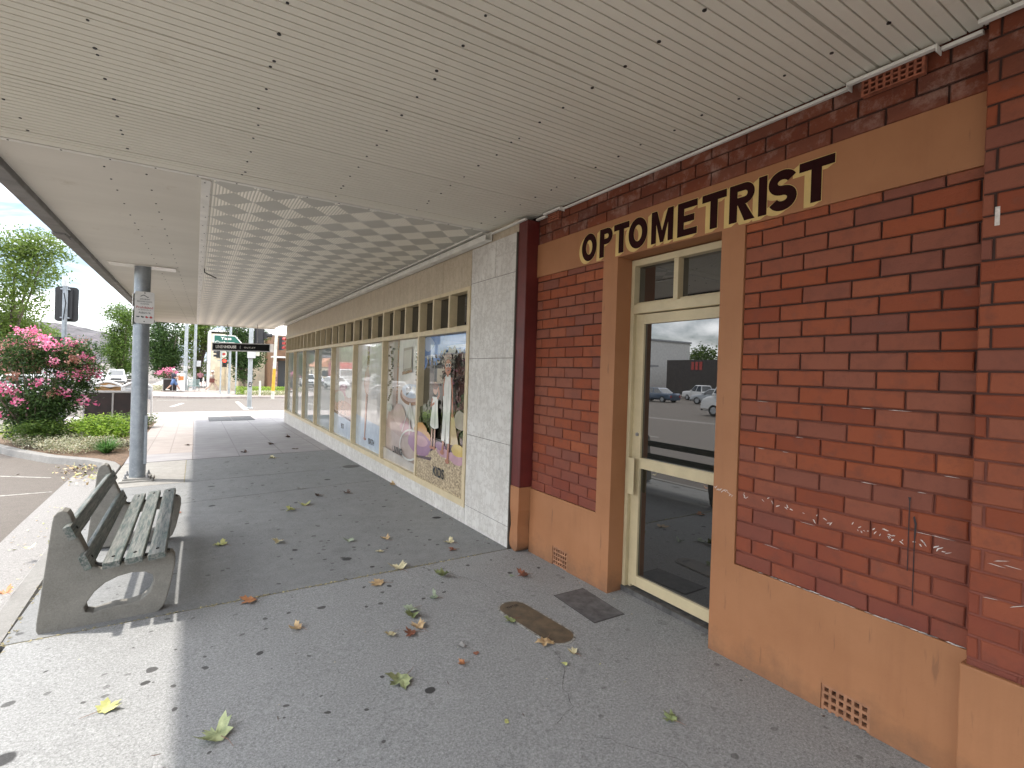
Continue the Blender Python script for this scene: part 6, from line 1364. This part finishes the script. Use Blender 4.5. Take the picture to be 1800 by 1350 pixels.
# ------------------------------------------------------------------ fallen leaves, each on its own
half = [(0, 1.0), (.09, .74), (.2, .80), (.17, .50), (.42, .64), (.74, .68), (.60, .44), (.68, .30), (.43, .22), (.52, -.02), (.30, -.02), (.06, -.10)]
OUT = half + [(-p, q) for p, q in half[::-1][:-1]]
def lm(name, c, c2): return M(name, c, .6, .25, 18, .3, 60, col2=c2)
LM = dict(yg=lm('yellow green leaf', (.46, .45, .17), (.33, .35, .13)), gr=lm('green leaf', (.27, .32, .14), (.17, .21, .09)), pg=lm('pale grey green leaf', (.36, .42, .30), (.24, .29, .20)), og=lm('orange brown leaf', (.50, .24, .10), (.34, .13, .06)), tn=lm('tan leaf', (.52, .38, .20), (.36, .23, .12)), cr=lm('cream leaf', (.58, .53, .34), (.42, .36, .20)), rd=lm('red brown leaf', (.28, .11, .065), (.18, .075, .045)), fg=lm('faded green leaf', (.36, .39, .20), (.20, .24, .11)), gy=lm('grey leaf', (.30, .29, .27), (.2, .19, .18)), dk=lm('dark dry leaf', (.10, .06, .045), (.06, .04, .03)))
m_stalk = M('leaf stalk', (.22, .12, .08), .7)
def fallen(x, y, s, col, label, seed, curl=.35, frag=0, rot=None):
    s *= .92
    r = random.Random(seed); gz = G(x, y) + .003; t = thing('fallen_leaf', (x, y, gz), label, 'leaf', 'fallen leaves on the footpath'); rot = r.uniform(0, 6.283) if rot is None else rot
    out = OUT if not frag else [(.55 * math.cos(a) * r.uniform(.6, 1.1), .4 + .5 * math.sin(a) * r.uniform(.6, 1.1)) for a in [6.283 * i / 11 for i in range(11)]]
    fa = r.uniform(0, 6.283); f1, f2 = r.uniform(.4, 1.2), r.uniform(-.5, .8); vs = []; n_ = len(out)
    for q in (0, .34, .67, 1.0):
        for (px, py) in (out if q else [(0, .25)]):
            X_, Y_ = px * q, .25 + (py - .25) * q; X_ += r.gauss(0, .012); Y_ += r.gauss(0, .012); dd = X_ * math.cos(fa) + (Y_ - .25) * math.sin(fa)
            Zz = curl * (f1 * dd * dd + f2 * (X_ ** 2) * .8 + .22 * abs(X_) + .10 * math.sin(9 * X_ + 4 * Y_ + seed) + r.gauss(0, .02)); vs.append([X_ * .9, Y_, Zz])
    zmin = min(v[2] for v in vs); P_ = []
    for v in vs: X_, Y_ = v[0] * s, (v[1] - .3) * s; P_.append((x + X_ * math.cos(rot) - Y_ * math.sin(rot), y + X_ * math.sin(rot) + Y_ * math.cos(rot), gz + (v[2] - zmin) * s))
    fs = [(0, 1 + i, 1 + (i + 1) % n_) for i in range(n_)]
    for k in (0, 1):
        o = 1 + k * n_
        for i in range(n_): fs.append((o + i, o + n_ + i, o + n_ + (i + 1) % n_, o + (i + 1) % n_))
    b = MB(); b.add(P_, fs); b.build('blade', LM[col], t, smooth=True)
    if not frag:
        b = MB(); q0 = Vector(P_[0]); d = Vector((math.sin(rot), -math.cos(rot), 0)); e = Vector((-d.y, d.x, 0)) * r.uniform(-.3, .3); b.tube([tuple(q0 + d * s * .2 + Vector((0, 0, .003))), tuple(q0 + (d + e * .3) * s * .6 + Vector((0, 0, .006))), tuple(Vector((0, 0, 0)) + q0 + (d + e) * s * 1.0 + Vector((0, 0, -.0)))], [.0018, .0014, .001], 5); b.build('stalk', m_stalk, t)
FL = [(-.33, 3.14, .105, 'yg', 'yellow green leaf lying in the sunlit strip at the bottom left', .3, 0, -1.0), (.12, 2.64, .14, 'fg', 'folded green leaf nearest the camera at bottom left of centre', .5, 0, .6), (.99, 2.61, .135, 'fg', 'largest crumpled green leaf, alone in the middle foreground', .55, 0, 2.0),
      (1.34, 3.36, .10, 'pg', 'pale grey green leaf touching a darker green one, above the orange leaf', .4, 0, 1.8), (1.32, 3.27, .095, 'gr', 'green leaf just below the pale grey green one', .7, 0, 2.6), (1.29, 3.11, .10, 'tn', 'tan leaf lying against a red one, below the green pair', .6, 0, .4), (1.22, 3.06, .09, 'rd', 'red brown leaf lying against the tan one, below the green pair', .6, 0, 1.2),
      (1.11, 3.11, .07, 'cr', 'small pale cream leaf left of the tan and red pair', .5, 0, 2.2), (1.56, 3.46, .07, 'pg', 'small curled grey green leaf right of the pale green pair', .9, 0, .9), (1.28, 3.94, .125, 'tn', 'tan star shaped leaf just below the footpath joint', .25, 0, 1.1), (1.53, 4.16, .14, 'cr', 'pale yellow leaf lying on the footpath joint', .45, 0, .3), (1.79, 3.81, .12, 'gr', 'green cupped leaf right of the footpath joint leaves', .8, 0, 2.0),
      (2.37, 3.47, .10, 'rd', 'red brown leaf near the left brick vent', .7, 0, 1.5), (2.29, 3.52, .05, 'pg', 'tiny grey green scrap beside the red brown leaf near the vent', .8, 1, 1), (1.87, 2.87, .085, 'gr', 'green leaf on the left edge of the oval iron cover', .6, 0, 1.6), (1.91, 2.52, .105, 'tn', 'tan leaf on the lower end of the oval iron cover', .5, 0, 2.2), (1.98, 2.34, .06, 'cr', 'small cream leaf below the oval iron cover', .8, 0, .5), (1.86, 2.27, .045, 'yg', 'tiny rounded yellow leaf below the oval iron cover', .5, 1, 0),
      (2.02, 1.63, .075, 'gr', 'green yellow leaf alone at the lower right of the footpath', .8, 0, .2), (.60, 3.50, .085, 'tn', 'crinkled pale brown leaf between the bench and the middle of the footpath', .7, 0, 1.0), (.38, 4.10, .12, 'og', 'orange leaf on the footpath joint right of the bench', .3, 0, 2.0), (.25, 5.59, .12, 'yg', 'yellow leaf right of the bench seat', .5, 0, .8), (.74, 5.39, .10, 'cr', 'pale dry leaf right of the yellow one by the bench', .7, 0, 2.4), (1.43, 2.74, .065, 'gy', 'curled grey leaf in front of the oval iron cover', 1.0, 1, .2), (1.35, 2.58, .05, 'og', 'small orange red leaf in the middle foreground', .8, 0, 1.2), (1.47, 2.63, .045, 'rd', 'small pinkish red scrap beside the small orange red leaf', .5, 1, .1), (1.32, 2.03, .035, 'yg', 'tiny yellow sliver at the bottom centre', .6, 1, .8),
      (2.19, 4.54, .105, 'cr', 'cream leaf near the foot of the stone wall', .6, 0, .5), (2.13, 4.33, .075, 'rd', 'red brown leaf next to the cream one by the stone wall', .7, 0, 1.7), (1.34, 5.09, .10, 'pg', 'grey white leaf in the middle of the darker slab', .7, 0, 2.7), (1.68, 4.97, .09, 'tn', 'tan curled leaf on the darker slab', .6, 0, .3), (1.52, 4.64, .075, 'cr', 'small cream leaf on the darker slab below the tan curled one', .4, 0, 2.0), (1.22, 6.78, .14, 'yg', 'upper of two yellow green leaves in the middle of the dark slab', .5, 0, .1), (1.03, 6.58, .11, 'yg', 'lower of two yellow green leaves in the middle of the dark slab', .6, 0, 1.8), (1.84, 7.14, .10, 'dk', 'dark dry leaf near the posters', .7, 0, .6), (1.47, 7.19, .09, 'dk', 'dark dry leaf just left of the leaf near the posters', .8, 0, 1.9), (1.32, 7.75, .08, 'gy', 'grey leaf beyond the pair of yellow green leaves', .6, 0, 2.5), (2.58, 7.37, .09, 'tn', 'tan leaf against the foot of the window wall', .7, 0, 1.0),
      (.92, 11.86, .13, 'dk', 'dark leaf at the edge of the paving, left of two others', .6, 0, .9), (1.33, 10.79, .14, 'cr', 'pale leaf just before the edge of the paving', .5, 0, 1.4), (1.92, 11.9, .12, 'dk', 'dark leaf on the paving near the window wall', .6, 0, .2), (1.55, 12.9, .13, 'dk', 'dark leaf further along the paving', .7, 0, 2.2), (2.1, 14.2, .13, 'dk', 'dark leaf furthest along the paving by the windows', .6, 0, 1.2), (-.1, 13.6, .12, 'dk', 'dark leaf on the sunlit paving beyond the post', .4, 0, 2.0),
      (-1.28, 6.36, .10, 'cr', 'cream leaf lying in the gutter behind the bench', .4, 0, .5), (-1.10, 6.40, .11, 'yg', 'yellow leaf against the kerb behind the bench', .5, 0, 1.5), (-1.16, 5.14, .09, 'og', 'brown orange leaf in the gutter at the left edge', .7, 0, .7), (-.12, 7.1, .08, 'rd', 'thin red leaf on the shadow edge beyond the bench', .3, 1, .6)]
for i, (x, y, s, col, lab, cu, fr, ro) in enumerate(FL): fallen(x, y, s, col, lab, 100 + i, cu, fr, ro)
# leaf litter drifted against the kerb of the garden bed
r = random.Random(60); b = MB()
for i in range(200):
    f = r.random(); a = Vector((-1.25, 10.9)) if f < .35 else Vector((-1.5, 11.9)); x, y = a.x - abs(r.gauss(0, .28)), a.y + r.gauss(0, .28) - .1
    if x > kx(y) - .18: x = kx(y) - .18 - r.random() * .1
    leaf(b, (x, y, G(x, y) - .118 + r.uniform(.0, .05)), r.uniform(.012, .045), r, r.choice((0, 1, 1, 2, 3)), .55, .6)
for i in range(60): y = r.uniform(3.8, 9); x = kx(y) - r.uniform(.17, .6); leaf(b, (x, y, G(x, y) - .116), r.uniform(.008, .025), r, r.choice((0, 1, 2)), .9, .6)
for i in range(140):
    x, y = r.uniform(-.6, 2.5), r.uniform(.8, 10); leaf(b, (x, y, G(x, y) + .003), r.uniform(.002, .007) * (1 if r.random() < .8 else 2), r, r.choice((0, 1, 2, 3)), .95, .3)
for i in range(90):
    y = r.uniform(-.5, 9); x = (2.735 if y < 3.9 else 2.60) - abs(r.gauss(0, .05)); leaf(b, (x, y, G(x, y) + .004), r.uniform(.004, .014), r, r.choice((0, 1, 3, 3)), .8, .5)
for i in range(46):
    x, y = r.uniform(-.5, 2.4), r.uniform(1.0, 8); leaf(b, (x, y, G(x, y) + .004), r.uniform(.010, .026), r, 3, .97, .16)
tag(b.build('leaf_litter', [LM['cr'], LM['tn'], LM['yg'], LM['dk']]), kind='stuff')
bpy.context.view_layer.update()
